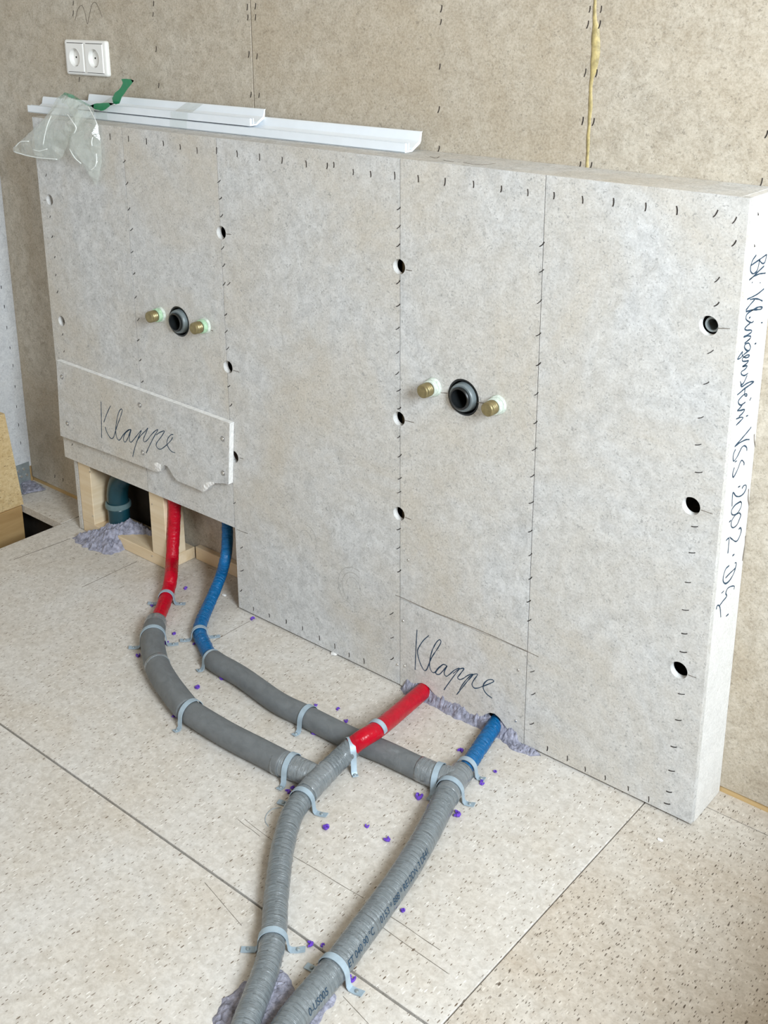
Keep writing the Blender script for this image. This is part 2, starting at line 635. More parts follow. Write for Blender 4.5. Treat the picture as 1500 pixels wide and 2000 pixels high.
MT['osb'] = floor_mat('particle_board', (0.66, 0.51, 0.29), (0.55, 0.40, 0.20), (0.22, 0.14, 0.06), 0.35)
MT['mortar'] = plain_mat('blue_grey_mortar', (0.29, 0.29, 0.355), 0.95, 0, 0.45, 90, 0.1, 0.9)
MT['staple'] = plain_mat('staple_slot', (0.035, 0.03, 0.028), 0.6, 0.3, 0.2, 30, 0.3)
MT['ink'] = plain_mat('blue_black_ink', (0.02, 0.05, 0.09), 0.6, 0, 0.2, 60, 0.2)
MT['pencil'] = plain_mat('pencil_line', (0.17, 0.145, 0.12), 0.8, 0, 0.3, 90, 0.1)
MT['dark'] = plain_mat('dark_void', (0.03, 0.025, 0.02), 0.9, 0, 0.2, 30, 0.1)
MT['red'] = sleeve_mat('red_pipe_jacket', (0.46, 0.002, 0.016), 0.24, 1.0, 0.6, None, 0.003, 0.0, 0.0, 0.30)
MT['blue'] = sleeve_mat('blue_pipe_jacket', (0.002, 0.12, 0.32), 0.16, 1.0, 1.0, None, 0.005, 0.0, 0.0, 0.40)
MT['grey'] = sleeve_mat('grey_foam_insulation', (0.135, 0.145, 0.15), 0.55, 1.6, 0.15, (0.27, 0.29, 0.30), 0.0015, 0.0)
MT['silver'] = sleeve_mat('silver_grey_jacket', (0.165, 0.188, 0.20), 0.22, 0.5, 1.0, None, 0.0045, 0.35)
MT['tape'] = sleeve_mat('grey_wrap_tape', (0.19, 0.21, 0.22), 0.22, 0.8, 0.9, None, 0.004, 0.6)
MT['strap'] = plain_mat('galvanised_blue_grey_strap', (0.36, 0.45, 0.52), 0.55, 0.25, 0.12, 60, 0.5)
MT['zinc'] = plain_mat('zinc_metal', (0.33, 0.37, 0.38), 0.45, 0.5, 0.2, 50, 0.5)
MT['screw'] = plain_mat('bright_screw', (0.62, 0.60, 0.56), 0.35, 0.8, 0.1, 80, 0.5)
MT['brass'] = plain_mat('aged_brass', (0.30, 0.25, 0.13), 0.40, 0.7, 0.2, 120, 0.5)
MT['gasket'] = plain_mat('green_white_seal', (0.42, 0.62, 0.42), 0.45, 0, 0.25, 150, 0.5)
MT['seal_white'] = plain_mat('white_seal_collar', (0.58, 0.64, 0.57), 0.5, 0, 0.25, 160, 0.4)
MT['drain_grey'] = plain_mat('grey_rubber_seal', (0.16, 0.19, 0.20), 0.4, 0, 0.15, 60, 0.5)
MT['drain_black'] = plain_mat('black_rubber', (0.012, 0.014, 0.015), 0.35, 0, 0.2, 60, 0.5)
MT['teal'] = plain_mat('dark_teal_plastic_pipe', (0.006, 0.042, 0.058), 0.32, 0, 0.15, 30, 0.5)
MT['teal_ring'] = plain_mat('grey_green_pipe_collar', (0.10, 0.16, 0.17), 0.4, 0, 0.15, 30, 0.5)
MT['pvc'] = plain_mat('white_pvc', (0.80, 0.84, 0.88), 0.32, 0, 0.03, 20, 0.5)
MT['socket'] = plain_mat('white_socket_plastic', (0.84, 0.83, 0.80), 0.30, 0, 0.02, 20, 0.5)
MT['purple'] = plain_mat('purple_plastic', (0.12, 0.045, 0.42), 0.4, 0, 0.3, 200, 0.5)
MT['glue'] = plain_mat('dried_joint_glue', (0.40, 0.32, 0.14), 0.45, 0, 0.35, 90, 0.5, 0.4)
MT['green'] = sleeve_mat('green_tape', (0.008, 0.22, 0.085), 0.35, 1, 0.3, None, 0.002, 0.3)
MT['plain_wall'] = plain_mat('room_wall_board', (0.46, 0.34, 0.20), 0.85, 0, 0.1, 8, 0.2)
MT['ceiling'] = plain_mat('ceiling_board', (0.52, 0.40, 0.25), 0.85, 0, 0.08, 8, 0.2)
MT['chalk'] = plain_mat('chalky_broken_gypsum', (0.78, 0.77, 0.75), 0.9, 0, 0.15, 120, 0.1, 0.4)
MT['rub0'] = plain_mat('dark_screw_crater', (0.30, 0.29, 0.28), 0.9, 0, 0.4, 300, 0.1)  # darker ring colour round the flap board's screw heads
MT['film'] = film_mat()
MT['film_green'] = film_mat('green_tinted_film', (0.10, 0.50, 0.30, 1), 0.3, 0.6)
MT['tape_clear'] = film_mat('clear_adhesive_tape', (0.98, 1.0, 1.0, 1), 0.03, 0.16)

# ------------------------------------------------------------------ room shell
XL, XR, YB, YF, ZC = -0.3444, 3.4, DEP, -3.3, 2.55
XB1, XB2 = 0.6201, 1.3915
XJ, YJ = 1.6262, -0.5733

floor = empty('floor')
tag(floor, 'pale chipboard subfloor with open joints between its boards', None, None, 'structure')
GAP = 0.0022
# board outlines on the floor (x, y), counter-clockwise
def floor_board(x0, x1, y0, y1, mat, th=0.022):
    return box('floor_board', x0, x1, y0, y1, -th, 0.0, mat, floor, 0.0008, 1)
floor_board(-0.045, XJ - GAP / 2, YJ + 0.004, YB + 0.06, MT['floor_a'])
floor_board(-0.045, XJ - GAP / 2, YJ - 1.2, YJ, MT['floor_a'])
floor_board(XJ + GAP / 2, XR, YJ - 1.2, 0.0605, MT['floor_b'])
floor_board(XJ + GAP / 2, XR, 0.0625, YB + 0.06, MT['floor_b'])
floor_board(-0.045, XR, YF, YJ - 1.204, MT['floor_a'])
floor_board(XL, -0.049, 0.0, YB + 0.06, MT['floor_a'])       # the short plank left in the corner
sub = box('underfloor', XL - 0.1, XR, YF, YB + 0.1, -0.30, -0.24, MT['dark'], floor)
box('underfloor_dark_fill', XL, -0.046, 0.03, YB + 0.1, -0.238, -0.0235, MT['dark'], floor)  # dark block paints the shade in the gap under the corner plank
box('underfloor_dark_fill', -0.03, XR, YF, YB + 0.1, -0.10, -0.0235, MT['dark'], floor)  # same dark fill below the boards, so their joints look black

# pencil lines and scratches on the floor
def floor_line(p, q, w=0.0012, mat='pencil'):
    a, b = G(*p), G(*q)
    mid = [a.lerp(b, t) + Vector((random.uniform(-1, 1), random.uniform(-1, 1), 0)) * 0.0008 for t in (0.33, 0.66)]
    ribbon_strokes('pencil_line', [[a] + mid + [b]], w, (0, 0, 1), MT[mat], floor, 0.0003)
for p, q, w in [((27, 1093), (137, 1052), 0.002), ((160, 1147), (267, 1097), 0.0016), ((417, 1253), (488, 1213), 0.001),
                ((572, 1672), (710, 1754), 0.0009), ((756, 1786), (860, 1856), 0.001), ((748, 1812), (876, 1902), 0.001),
                ((464, 1600), (508, 1634), 0.0009), ((400, 1724), (472, 1808), 0.0008), ((478, 1600), (530, 1640), 0.0008),
                ((670, 1946), (720, 2000), 0.0009)]:
    floor_line(p, q, w)

# back wall of three boards above a timber sill
wall_back = empty('wall_back')
tag(wall_back, 'back wall of brownish gypsum fibre boards', None, None, 'structure')
for x0, x1 in ((XL, XB1 - 0.0012), (XB1 + 0.0012, XB2 - 0.002), (XB2 + 0.002, XR)):
    box('panel', x0, x1, YB, YB + 0.0125, 0.0125, ZC, MT['board_back'], wall_back, 0.0006, 1)
box('sill', XL, XR, YB + 0.003, YB + 0.06, 0.0, 0.04, MT['sill_wood'], wall_back)
box('backing', XL, XR, YB + 0.0135, YB + 0.06, 0.04, ZC, MT['dark'], wall_back)
# glue squeezed out of the right-hand joint
gv, gf = [], []
gz = [1.02 + i * 0.008 for i in range(90)]
for i, z in enumerate(gz):
    w = 0.0035 + 0.0022 * noise.noise(Vector((0, 0, z * 25)))
    w2 = w + (0.010 * max(0, 1 - abs((z - U(1158, 95, 'y', YB).z) / 0.045) ** 2))
    off = 0.0015 * noise.noise(Vector((3, 0, z * 40)))
    yy = YB - 0.0012 - 0.001 * noise.noise(Vector((7, 1, z * 60)))
    gv += [(XB2 - w + off, YB + 0.001, z), (XB2 - w * .4 + off, yy, z), (XB2 + w * .4 + off, yy, z), (XB2 + w2 + off, YB - 0.0004, z), (XB2 + w2 + off, YB + 0.001, z)]
for i in range(len(gz) - 1):
    for k in range(4):
        a = i * 5 + k
        gf.append((a, a + 1, a + 6, a + 5))
mesh('glue_bead', gv, gf, MT['glue'], wall_back, True)
# pencil scribble above the socket
sx = [(152, 130), (170, 60), (195, 35), (215, 80), (225, 130), (233, 150), (245, 90), (260, 30), (280, 15), (300, 45), (325, 108)]
ribbon_strokes('pencil_scribble', [[F(100 + a / 3.26, b / 3.26, YB) for a, b in sx]], 0.0014, (0, -1, 0), MT['pencil'], wall_back)

wall_left = empty('wall_left')
tag(wall_left, 'pale blue-grey board wall at the far left corner', None, None, 'structure')
box('panel', XL - 0.0125, XL, YF, YB + 0.01, 0.045, ZC, MT['board_left'], wall_left, 0.0006, 1)
box('sill', XL - 0.06, XL - 0.004, YF, YB + 0.06, -0.24, 0.045, MT['brown_wood'], wall_left)

# walls with the two windows the daylight comes through, and the ceiling
def wall_with_opening(name, along, plane, a0, a1, o0, o1, z0, z1, mat, label):
    p = empty(name)
    tag(p, label, None, None, 'structure')
    for (s0, s1, b0, b1) in ((a0, o0, 0.0, ZC), (o1, a1, 0.0, ZC), (o0, o1, 0.0, z0), (o0, o1, z1, ZC)):
        if along == 'y': box('panel', plane, plane + 0.12, s0, s1, b0, b1, mat, p)
        else: box('panel', s0, s1, plane - 0.12, plane, b0, b1, mat, p)
    return p
wall_with_opening('wall_right', 'y', XR, YF, YB, -1.85, -0.60, 1.0, 2.48, MT['plain_wall'], 'right room wall with a window opening')
wall_with_opening('wall_front', 'x', YF, XL, XR, 0.0, 1.8, 0.65, 2.25, MT['plain_wall'], 'room wall behind the camera with a window opening')
tag(box('ceiling', XL, XR, YF, YB, ZC, ZC + 0.05, MT['ceiling']), 'plain board ceiling above the room', None, None, 'structure')

# ------------------------------------------------------------------ half-height installation wall
XS = [0.0, 0.3297, 0.6259, 1.0920, 1.3842, WID]
TH = 0.0125
G1 = 0.0008
HR = 0.0138
ZO = 0.200           # lower edge of the boards above the pipe opening
hw = empty('wall_installation')
tag(hw, 'half-height grey gypsum board wall standing before the back wall', None, None, 'structure')
front = lambda u, v, s: (u, TH * s, v)

holes_in = {0: [(0.039, 0.853), (0.041, 0.562)], 4: [(1.669, 0.850), (1.666, 0.564), (1.669, 0.278)]}
holes_seam = {2: [(0.628, 0.852), (0.629, 0.569), (0.634, 0.369)], 3: [(1.090, 0.851), (1.0895, 0.566), (1.0895, 0.375)]}
drains = {1: (0.479, 0.640), 3: (1.234, 0.6405)}


def panel_outline(i, z0, bottom=None):
    x0, x1 = XS[i] + (G1 if i else 0), XS[i + 1] - (G1 if i < 4 else 0)
    z1 = HGT - 0.0004
    pts = list(bottom) if bottom else [(x0, z0), (x1, z0)]
    for hx, hz in sorted(holes_seam.get(i + 1, []), key=lambda h: h[1]):
        if i < 4: pts += arc_notch(hx, hz, HR, x1, -1)
    pts += [(x1, z1), (x0, z1)]
    for hx, hz in sorted(holes_seam.get(i, []), key=lambda h: -h[1]):
        pts += list(reversed(arc_notch(hx, hz, HR, x0, 1)))
    return pts


KL = 0.1965          # top of the cut-out flap piece between the two right-hand joints
for i in range(5):
    z0 = {0: ZO, 1: ZO, 2: 0.005, 3: KL + 0.0006, 4: 0.005}[i]
    hs = [circle(x, z, 0.0128 if i == 0 else 0.0148) for x, z in holes_in.get(i, [])]
    if i in drains: hs.append(circle(drains[i][0], drains[i][1], 0.0335, 40))
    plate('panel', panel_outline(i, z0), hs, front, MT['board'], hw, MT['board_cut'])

# the flap piece at the bottom, its lower edge broken away round the pipes
kb = [(783, 1340), (795, 1345), (803, 1341), (810, 1337), (816, 1334), (824, 1334), (831, 1337), (838, 1343), (845, 1352), (858, 1366), (873, 1379),
      (888, 1386), (904, 1392), (916, 1400), (926, 1409), (935, 1405), (941, 1399), (948, 1395), (957, 1392), (966, 1394), (975, 1402), (981, 1410), (990, 1423),
      (999, 1436), (1010, 1447), (1022, 1451)]
kpts = [(F(a, b).x, max(F(a, b).z, 0.004)) for a, b in kb]
kx0, kx1 = XS[3] + G1, XS[4] - G1
kpts = [p for p in kpts if kx0 + 0.002 < p[0] < kx1 - 0.002]
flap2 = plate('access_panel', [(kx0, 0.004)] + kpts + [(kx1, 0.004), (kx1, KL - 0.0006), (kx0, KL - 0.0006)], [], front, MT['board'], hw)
flap2['label'] = 'cut-out access piece lettered Klappe with a broken lower edge'

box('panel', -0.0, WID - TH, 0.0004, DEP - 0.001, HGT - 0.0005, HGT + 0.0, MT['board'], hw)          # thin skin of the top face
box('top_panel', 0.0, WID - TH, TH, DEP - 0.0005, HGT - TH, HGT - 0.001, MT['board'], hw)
side = box('side_panel', WID - TH, WID, TH + 0.0003, DEP - 0.0005, 0.001, HGT - 0.0004, MT['board_cut'], hw)
side['label'] = 'pale end face carrying the handwriting'
box('side_lining', 0.017, 0.030, TH + 0.0005, DEP - 0.001, 0.004, HGT - TH - 0.001, MT['board'], hw)

# timber frame
def stud(x0, x1, y0, y1, z0, z1, mat='pine'):
    return box('stud', x0, x1, y0, y1, z0, z1, MT[mat], hw, 0.0012, 1)
stud(0.032, 0.082, TH + 0.0008, 0.078, 0.030, 0.40)
stud(0.312, 0.366, TH + 0.0008, 0.070, 0.0305, HGT - 0.015)
stud(0.612, 0.624, TH + 0.0008, 0.040, 0.001, 0.30)
stud(0.612, 0.655, 0.042, 0.085, 0.001, HGT - 0.015)
stud(1.070, 1.118, 0.032, 0.085, 0.04, HGT - 0.015)
stud(1.362, 1.406, TH + 0.0008, 0.085, 0.04, HGT - 0.015)
stud(1.676, 1.698, TH + 0.0325, 0.085, 0.001, HGT - 0.015)
box('sole_plate', 0.032, 0.366, TH + 0.0015, 0.098, 0.0005, 0.030, MT['pine_x'], hw, 0.0012, 1)
box('sole_plate', 0.66, 1.698, TH + 0.02, 0.085, 0.0005, 0.030, MT['pine_x'], hw, 0.0012, 1)
box('sole_plate', 0.372, 0.610, 0.094, DEP - 0.0005, 0.0005, 0.034, MT['pine_x'], hw, 0.0012, 1)
for p in [(175, 922), (181, 1008), (297, 985), (297, 1086)]:
    q = F(p[0], p[1], TH)
    lathe('nail_head', [(0.0001, -0.0012), (0.0016, -0.0011), (0.0018, -0.0003), (0.0018, 0.0008)], (q.x, TH + 0.0006, q.z), (0, 1, 0), MT['screw'], hw, 10)

box('shade_sheet', 0.083, 0.311, 0.1035, 0.1065, 0.004, 0.60, MT['dark'], hw)  # added dark sheet: the hollow's deep shade put into its colour
# hollow dark tube in the upper right hole
lathe('pipe_sleeve', [(0.0085, 0.0), (0.0115, 0.0), (0.0115, 0.03), (0.0085, 0.03)], (1.6705, 0.010, 0.850), (0, 1, 0), MT['zinc'], hw, 24, True, True)

# pencil ticks beside the holes
ticks = [((793, 527), (805, 529)), ((790, 821), (808, 825)), ((791, 1010), (803, 1015)), ((442, 457), (452, 458)), ((455, 723), (468, 727)),
         ((1402, 641), (1426, 642)), ((1370, 996), (1392, 1004)), ((1344, 1318), (1360, 1324)), ((468, 894), (475, 896)), ((85, 391), (90, 391)), ((412, 645), (416, 646)),
         ((860, 767), (874, 768)), ((933, 786), (950, 788))]
for a, b in ticks:
    ribbon_strokes('pencil_tick', [[F(*a), F(*b)]], 0.0013, (0, -1, 0), MT['pencil'], hw, 0.0003)
# rough pencilled and scored line along the top of the access piece
sc_line = [(772, 1162), (780, 1165), (800, 1174), (840, 1192), (880, 1208), (920, 1224), (960, 1241), (1000, 1259), (1025, 1270), (1052, 1283)]
ribbon_strokes('scored_line', [[F(*p) for p in sc_line]], 0.0014, (0, -1, 0), MT['pencil'], hw, 0.0003)
ribbon_strokes('scored_line', [[F(463, 1034), F(470, 1037), F(478, 1040), F(484, 1042)]], 0.0012, (0, -1, 0), MT['pencil'], hw, 0.0003)

# ------------------------------------------------------------------ staples
def staple_mesh():
    L_, W_, T_ = 0.0115, 0.0013, 0.0007
    v, f = [], []
    n = 5
    for i in range(n):
        t = i / (n - 1) - 0.5
        bow = 0.0008 * (1 - (2 * t) ** 2)
        for dx, dy in ((-W_ / 2, 0.0003), (W_ / 2, 0.0003), (W_ / 2, -T_), (-W_ / 2, -T_)):
            v.append((dx + bow, dy, t * L_))
    for i in range(n - 1):
        for k in range(4):
            k2 = (k + 1) % 4
            f.append((i * 4 + k, i * 4 + k2, i * 4 + 4 + k2, i * 4 + 4 + k))
    f += [(3, 2, 1, 0), (n * 4 - 4, n * 4 - 3, n * 4 - 2, n * 4 - 1)]
    me = bpy.data.meshes.new('staple')
    me.from_pydata(v, [], f)
    me.materials.append(MT['staple'])
    return me
ST = staple_mesh()


def staple(p, tilt, parent, face='y', k=1.0):
    o = bpy.data.objects.new('staple', ST)
    COL.objects.link(o)
    o.parent = parent
    o.location = p
    if face == 'y': o.rotation_euler = (0, tilt, 0)
    elif face == 'x': o.rotation_euler = (tilt, 0, PI / 2)
    else: o.rotation_euler = (tilt, 0, -PI / 2)
    o.scale = (random.uniform(0.8, 1.25), 1, k * random.uniform(0.85, 1.15))
    return o


top_row = [(215, 267), (251, 271), (286, 276), (319, 280), (352, 287), (385, 294), (423, 294), (463, 300), (507, 307), (551, 313), (598, 320), (639, 324), (652, 322),
           (690, 336), (724, 340), (771, 343), (817, 349), (869, 355), (925, 360), (979, 369), (1031, 376), (1082, 382), (1138, 390), (1198, 395), (1261, 404), (1322, 411)]
for p in top_row: staple(F(*p), random.uniform(-0.12, 0.15), hw, 'y', 1.05)
bottom_row = [(1069, 1462), (1108, 1481), (1143, 1502), (1182, 1519), (1227, 1540), (1267, 1561), (495, 1189), (526, 1202), (559, 1214), (591, 1227), (624, 1246),
              (654, 1262), (682, 1279), (711, 1291)]
for p in bottom_row: staple(F(*p), random.uniform(-0.1, 0.1), hw, 'y', 0.9)
seam_cols = [(779, 407), (779, 443), (778, 479), (778, 551), (778, 596), (777, 641), (777, 688), (776, 729), (779, 762), (780, 797), (779, 853), (781, 890), (781, 934),
             (780, 961), (779, 1033), (778, 1070), (780, 1115), (765, 1198), (766, 1245), (766, 1286),
             (1059, 477), (1058, 529), (1054, 589), (1052, 653), (1052, 711), (1048, 769), (1046, 825), (1044, 877), (1040, 929), (1038, 981), (1036, 1037), (1036, 1083),
             (1036, 1129), (1033, 1174), (1034, 1211), (1040, 1311), (1042, 1355), (1039, 1413),
             (243, 315), (248, 358), (252, 408), (257, 448), (258, 492), (262, 534), (265, 580), (270, 624), (270, 664), (274, 703), (278, 745),
             (428, 354), (431, 387), (433, 421), (435, 484), (437, 518), (438, 554), (447, 554), (441, 614), (442, 647), (445, 680), (447, 754), (451, 791), (458, 982),
             (472, 1069), (473, 1114), (471, 1153)]
for p in seam_cols: staple(F(*p), random.uniform(0.75, 1.0), hw, 'y', 0.9)
right_col = [(1434, 475), (1401, 546), (1400, 594), (1388, 687), (1380, 748), (1369, 815), (1364, 868), (1365, 922), (1357, 1028), (1352, 1079), (1344, 1137), (1339, 1191),
             (1337, 1237), (1335, 1273), (1331, 1355), (1325, 1406), (1316, 1458), (1312, 1505), (1307, 1546), (1303, 1569)]
for i, p in enumerate(right_col): staple(F(*p), 0.55 + 0.75 * min(1, i / 7.0), hw, 'y', 0.95)
for p in [(1398, 417), (1435, 430)]: staple(F(*p), 0.5, hw, 'y', 1.1)
left_col = [(90, 342), (98, 423), (102, 462), (107, 502), (109, 537), (112, 570), (122, 653), (125, 686), (141, 868)]
for p in left_col: staple(F(*p), random.uniform(0.5, 0.9), hw, 'y', 0.6)
for p in [(1480, 417), (1473, 479)]: staple(U(p[0], p[1], 'x', WID), -0.4, hw, 'x', 0.5)
back_st = [(1152, 18), (1174, 18), (1148, 48), (1171, 48), (1143, 142), (1165, 143), (1138, 236), (1159, 238), (1133, 322), (1154, 324), (862, 17), (861, 43), (859, 130),
           (857, 214), (857, 291), (483, 14), (499, 12), (484, 34), (499, 34), (486, 106), (502, 110), (490, 185), (506, 186), (300, 7), (299, 28), (305, 96), (310, 167),
           (143, 6), (143, 26), (155, 155), (1497, 262), (1487, 356), (123, 937), (107, 930)]
for p in back_st: staple(F(p[0], p[1], YB), random.uniform(0.15, 0.32), wall_back, 'y', 1.0)
for p in [(2, 562), (8, 600), (13, 641), (19, 680), (25, 715), (29, 756), (32, 795), (36, 831), (40, 866)]:
    staple(U(p[0], p[1], 'x', XL), 0.2, wall_left, 'x', 1.0)

# ------------------------------------------------------------------ handwriting
def strokes_px(lst, ox, oy, k, fn):
    return [[fn(ox + a / k, oy + b / k) for a, b in s] for s in lst]

kl1 = [[(62, 120), (68, 400), (72, 710)], [(217, 187), (160, 310), (107, 457)],
       [(130, 530), (150, 600), (195, 685), (232, 722), (265, 700), (300, 590), (330, 500), (380, 360), (407, 265), (385, 242), (345, 310), (312, 470), (300, 590), (315, 690),
        (345, 745), (375, 735), (410, 680), (440, 640), (500, 585), (545, 573)],
       [(520, 578), (460, 630), (428, 710), (440, 770), (465, 770), (500, 710), (550, 575), (525, 690), (525, 755), (552, 780), (600, 730), (660, 655), (717, 593), (660, 730),
        (610, 880), (578, 1015)],
       [(660, 735), (720, 660), (790, 590), (824, 550), (790, 640), (752, 730), (770, 775), (820, 740), (880, 660), (940, 600), (985, 580), (920, 700), (850, 840), (798, 955)],
       [(960, 660), (1030, 615), (1093, 600), (1050, 680), (970, 790), (965, 850), (1010, 893), (1060, 880), (1140, 815), (1200, 750), (1230, 700)],
       [(1240, 655), (1200, 660), (1150, 720), (1135, 800), (1160, 870), (1210, 930), (1268, 952)]]
kl2 = [[(110, 150), (95, 400), (82, 735)],
       [(285, 232), (200, 310), (130, 420), (118, 490), (150, 620), (200, 725), (230, 748), (260, 715), (300, 610), (340, 530), (420, 410), (460, 330), (440, 295), (390, 340),
        (330, 460), (300, 590), (295, 680), (320, 755), (350, 778), (380, 765), (420, 710), (490, 657), (520, 665)],
       [(548, 680), (500, 657), (440, 700), (385, 770), (400, 800), (440, 800), (490, 750), (550, 680), (510, 760), (515, 810), (545, 830), (590, 800), (660, 740), (730, 718),
        (640, 840), (560, 950), (505, 1030)],
       [(640, 790), (720, 730), (797, 718), (740, 800), (705, 850), (735, 880), (790, 860), (860, 815), (930, 805), (850, 900), (770, 1000), (690, 1100)],
       [(730, 1030), (800, 920), (900, 820), (997, 800), (940, 890), (915, 950), (945, 1000), (1000, 1003), (1080, 975), (1180, 935), (1235, 905), (1205, 880), (1140, 890),
        (1085, 950), (1085, 1020), (1130, 1090), (1210, 1152)]]
o = ribbon_strokes('handwriting', strokes_px(kl2, 800, 1210, 7.5, lambda a, b: F(a, b)), 0.0021, (0, -1, 0), MT['ink'], flap2)
o['label'] = 'the word Klappe in blue-black pen'

SX = lambda a, b: U(a, b, 'x', WID)
tA = [[(660, 488), (830, 370), (970, 270)], [(970, 270), (955, 360), (930, 430), (890, 445), (845, 405), (830, 370)],
      [(830, 370), (815, 480), (780, 590), (710, 645), (660, 600), (660, 500), (700, 380), (770, 280)],
      [(920, 497), (800, 610), (690, 720), (632, 768), (720, 700), (830, 650), (950, 633)], [(688, 808), (692, 825)], [(840, 828), (850, 812)],
      [(918, 942), (780, 1050), (590, 1147)], [(645, 1150), (740, 1135), (820, 1145), (890, 1180)], [(740, 1150), (650, 1250), (565, 1360)],
      [(565, 1385), (700, 1355), (850, 1340), (885, 1300), (820, 1295), (740, 1330), (640, 1390), (580, 1450), (568, 1530), (620, 1580), (680, 1600), (715, 1575)],
      [(625, 1515), (658, 1490)], [(862, 1602), (890, 1600)],
      [(650, 1610), (580, 1670), (545, 1720), (580, 1748), (670, 1748), (670, 1790), (600, 1840), (525, 1880), (600, 1862), (660, 1870), (640, 1920), (550, 2000)]]
tB = [[(750, 10), (690, 60), (640, 105)], [(700, 100), (650, 130), (640, 190), (680, 240), (730, 240), (755, 180), (730, 110), (700, 100)],
      [(740, 240), (680, 280), (620, 330), (560, 390), (505, 415), (540, 350), (600, 270), (590, 330), (640, 380), (700, 380), (735, 345), (710, 330), (660, 350), (600, 400),
       (600, 450), (660, 455), (715, 445), (670, 510), (600, 560), (690, 545), (650, 610), (580, 660), (580, 710), (630, 735), (680, 710), (705, 690)],
      [(690, 730), (660, 800), (620, 880), (580, 910), (555, 845)],
      [(560, 910), (590, 950), (680, 890), (760, 855), (818, 858), (740, 920), (640, 990), (560, 1060), (495, 1115)],
      [(650, 990), (640, 1080), (650, 1130), (685, 1130), (680, 1095), (640, 1100), (580, 1150), (520, 1230), (530, 1290), (570, 1310), (620, 1280), (655, 1255)],
      [(600, 1300), (540, 1380), (500, 1420), (560, 1415), (640, 1400), (600, 1470), (530, 1535)], [(475, 1583), (560, 1550), (610, 1560), (560, 1620), (475, 1705)],
      [(835, 118), (868, 104)], [(770, 1165), (738, 1220)], [(670, 1530), (708, 1512)]]
tC = [[(870, -60), (825, 0), (690, 160), (550, 320), (640, 250), (760, 190), (835, 183)],
      [(785, 400), (780, 340), (735, 305), (685, 340), (640, 430), (590, 530), (530, 605), (515, 540), (530, 450), (565, 375)],
      [(725, 685), (730, 640), (690, 590), (655, 630), (620, 730), (570, 840), (520, 920), (508, 850), (540, 730)],
      [(690, 1140), (720, 1090), (765, 1075), (770, 1140), (720, 1240), (640, 1295), (570, 1285), (515, 1220), (500, 1340), (495, 1490)],
      [(660, 1395), (560, 1460), (490, 1560), (490, 1640), (540, 1655), (610, 1610), (670, 1500), (680, 1420), (650, 1395)],
      [(640, 1615), (560, 1660), (490, 1770), (480, 1870), (520, 1905), (590, 1850), (640, 1740), (665, 1660), (640, 1615)],
      [(550, 625), (588, 598)], [(615, 1115), (655, 1092)], [(440, 1795), (475, 1765)]]
tD = [[(660, 215), (690, 190), (705, 240), (680, 330), (640, 410), (600, 430), (540, 390), (500, 355)], [(435, 415), (485, 375), (480, 500), (468, 640)], [(548, 685), (582, 660)],
      [(590, 815), (615, 810), (610, 870), (570, 1000), (500, 1120), (430, 1178), (385, 1140), (390, 1040), (430, 920), (490, 860)], [(600, 905), (500, 1000), (425, 1080)],
      [(575, 1280), (580, 1225), (520, 1230), (460, 1270), (430, 1350), (445, 1405), (380, 1490), (320, 1570)], [(265, 1635), (270, 1590), (300, 1562), (330, 1620), (342, 1775)],
      [(355, 1350), (395, 1312)], [(435, 1760), (478, 1720)]]
allst = strokes_px(tA, 1400, 470, 10, SX) + strokes_px(tB, 1390, 660, 10, SX) + strokes_px(tC, 1380, 840, 10, SX) + strokes_px(tD, 1370, 1010, 9.09, SX)
o = ribbon_strokes('handwriting', allst, 0.0026, (1, 0, 0), MT['ink'], side)
o['label'] = 'a line of pen handwriting running down the end face'

# ------------------------------------------------------------------ loose flap board screwed onto the wall
YFL = -TH - 0.001
fb = [(110, 704), (448, 827), (446, 946), (435, 944), (420, 944), (412, 946), (407, 953), (401, 960), (396, 961), (380, 953), (362, 946), (346, 939),
      (338, 929), (333, 920), (327, 911), (321, 908), (317, 914), (312, 922), (303, 921), (270, 908), (200, 881), (118, 851)]
fpts = [(F(a, b, YFL).x, F(a, b, YFL).z) for a, b in fb]
flap = empty('flap_board', (0.32, -0.007, 0.36))
tag(flap, 'grey gypsum flap board lettered Klappe screwed onto the wall above the pipe opening', 'board')
def under(o, p):
    o.parent = p
    o.matrix_parent_inverse = Matrix.Translation(p.location).inverted()
    return o
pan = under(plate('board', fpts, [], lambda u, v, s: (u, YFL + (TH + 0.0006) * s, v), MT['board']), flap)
# chalky broken spots and pale cut edges
rim = []
e0, e1 = fpts[0], fpts[1]
under(mesh('cut_edge', [(e0[0], YFL + 0.0004, e0[1] + 0.0003), (e1[0], YFL + 0.0004, e1[1] + 0.0003), (e1[0], -0.0006, e1[1] + 0.0003), (e0[0], -0.0006, e0[1] + 0.0003)], [(0, 1, 2, 3)], MT['chalk']), flap)
e2 = fpts[2]
under(mesh('cut_edge', [(e1[0] + 0.0003, YFL + 0.0004, e1[1]), (e2[0] + 0.0003, YFL + 0.0004, e2[1]), (e2[0] + 0.0003, -0.0006, e2[1]), (e1[0] + 0.0003, -0.0006, e1[1])], [(0, 1, 2, 3)], MT['chalk']), flap)
def chalk_spot(pts):
    P = [(F(a, b, YFL).x, F(a, b, YFL).z) for a, b in pts]
    b = resample(P, 0.003, 0.0015)
    vs, fs = triangulate(b, fill_points(b, 0.004))
    return under(mesh('broken_edge', [(x, YFL - 0.0004 - 0.002 * min(1, edge_dist(b, x, z) / 0.004) * (0.5 + noise.noise(Vector((x * 200, z * 200, 0)))), z) for x, z in vs], fs, MT['chalk']), flap)
chalk_spot([(301, 905), (307, 903), (315, 907), (315, 920), (309, 921), (303, 915)])
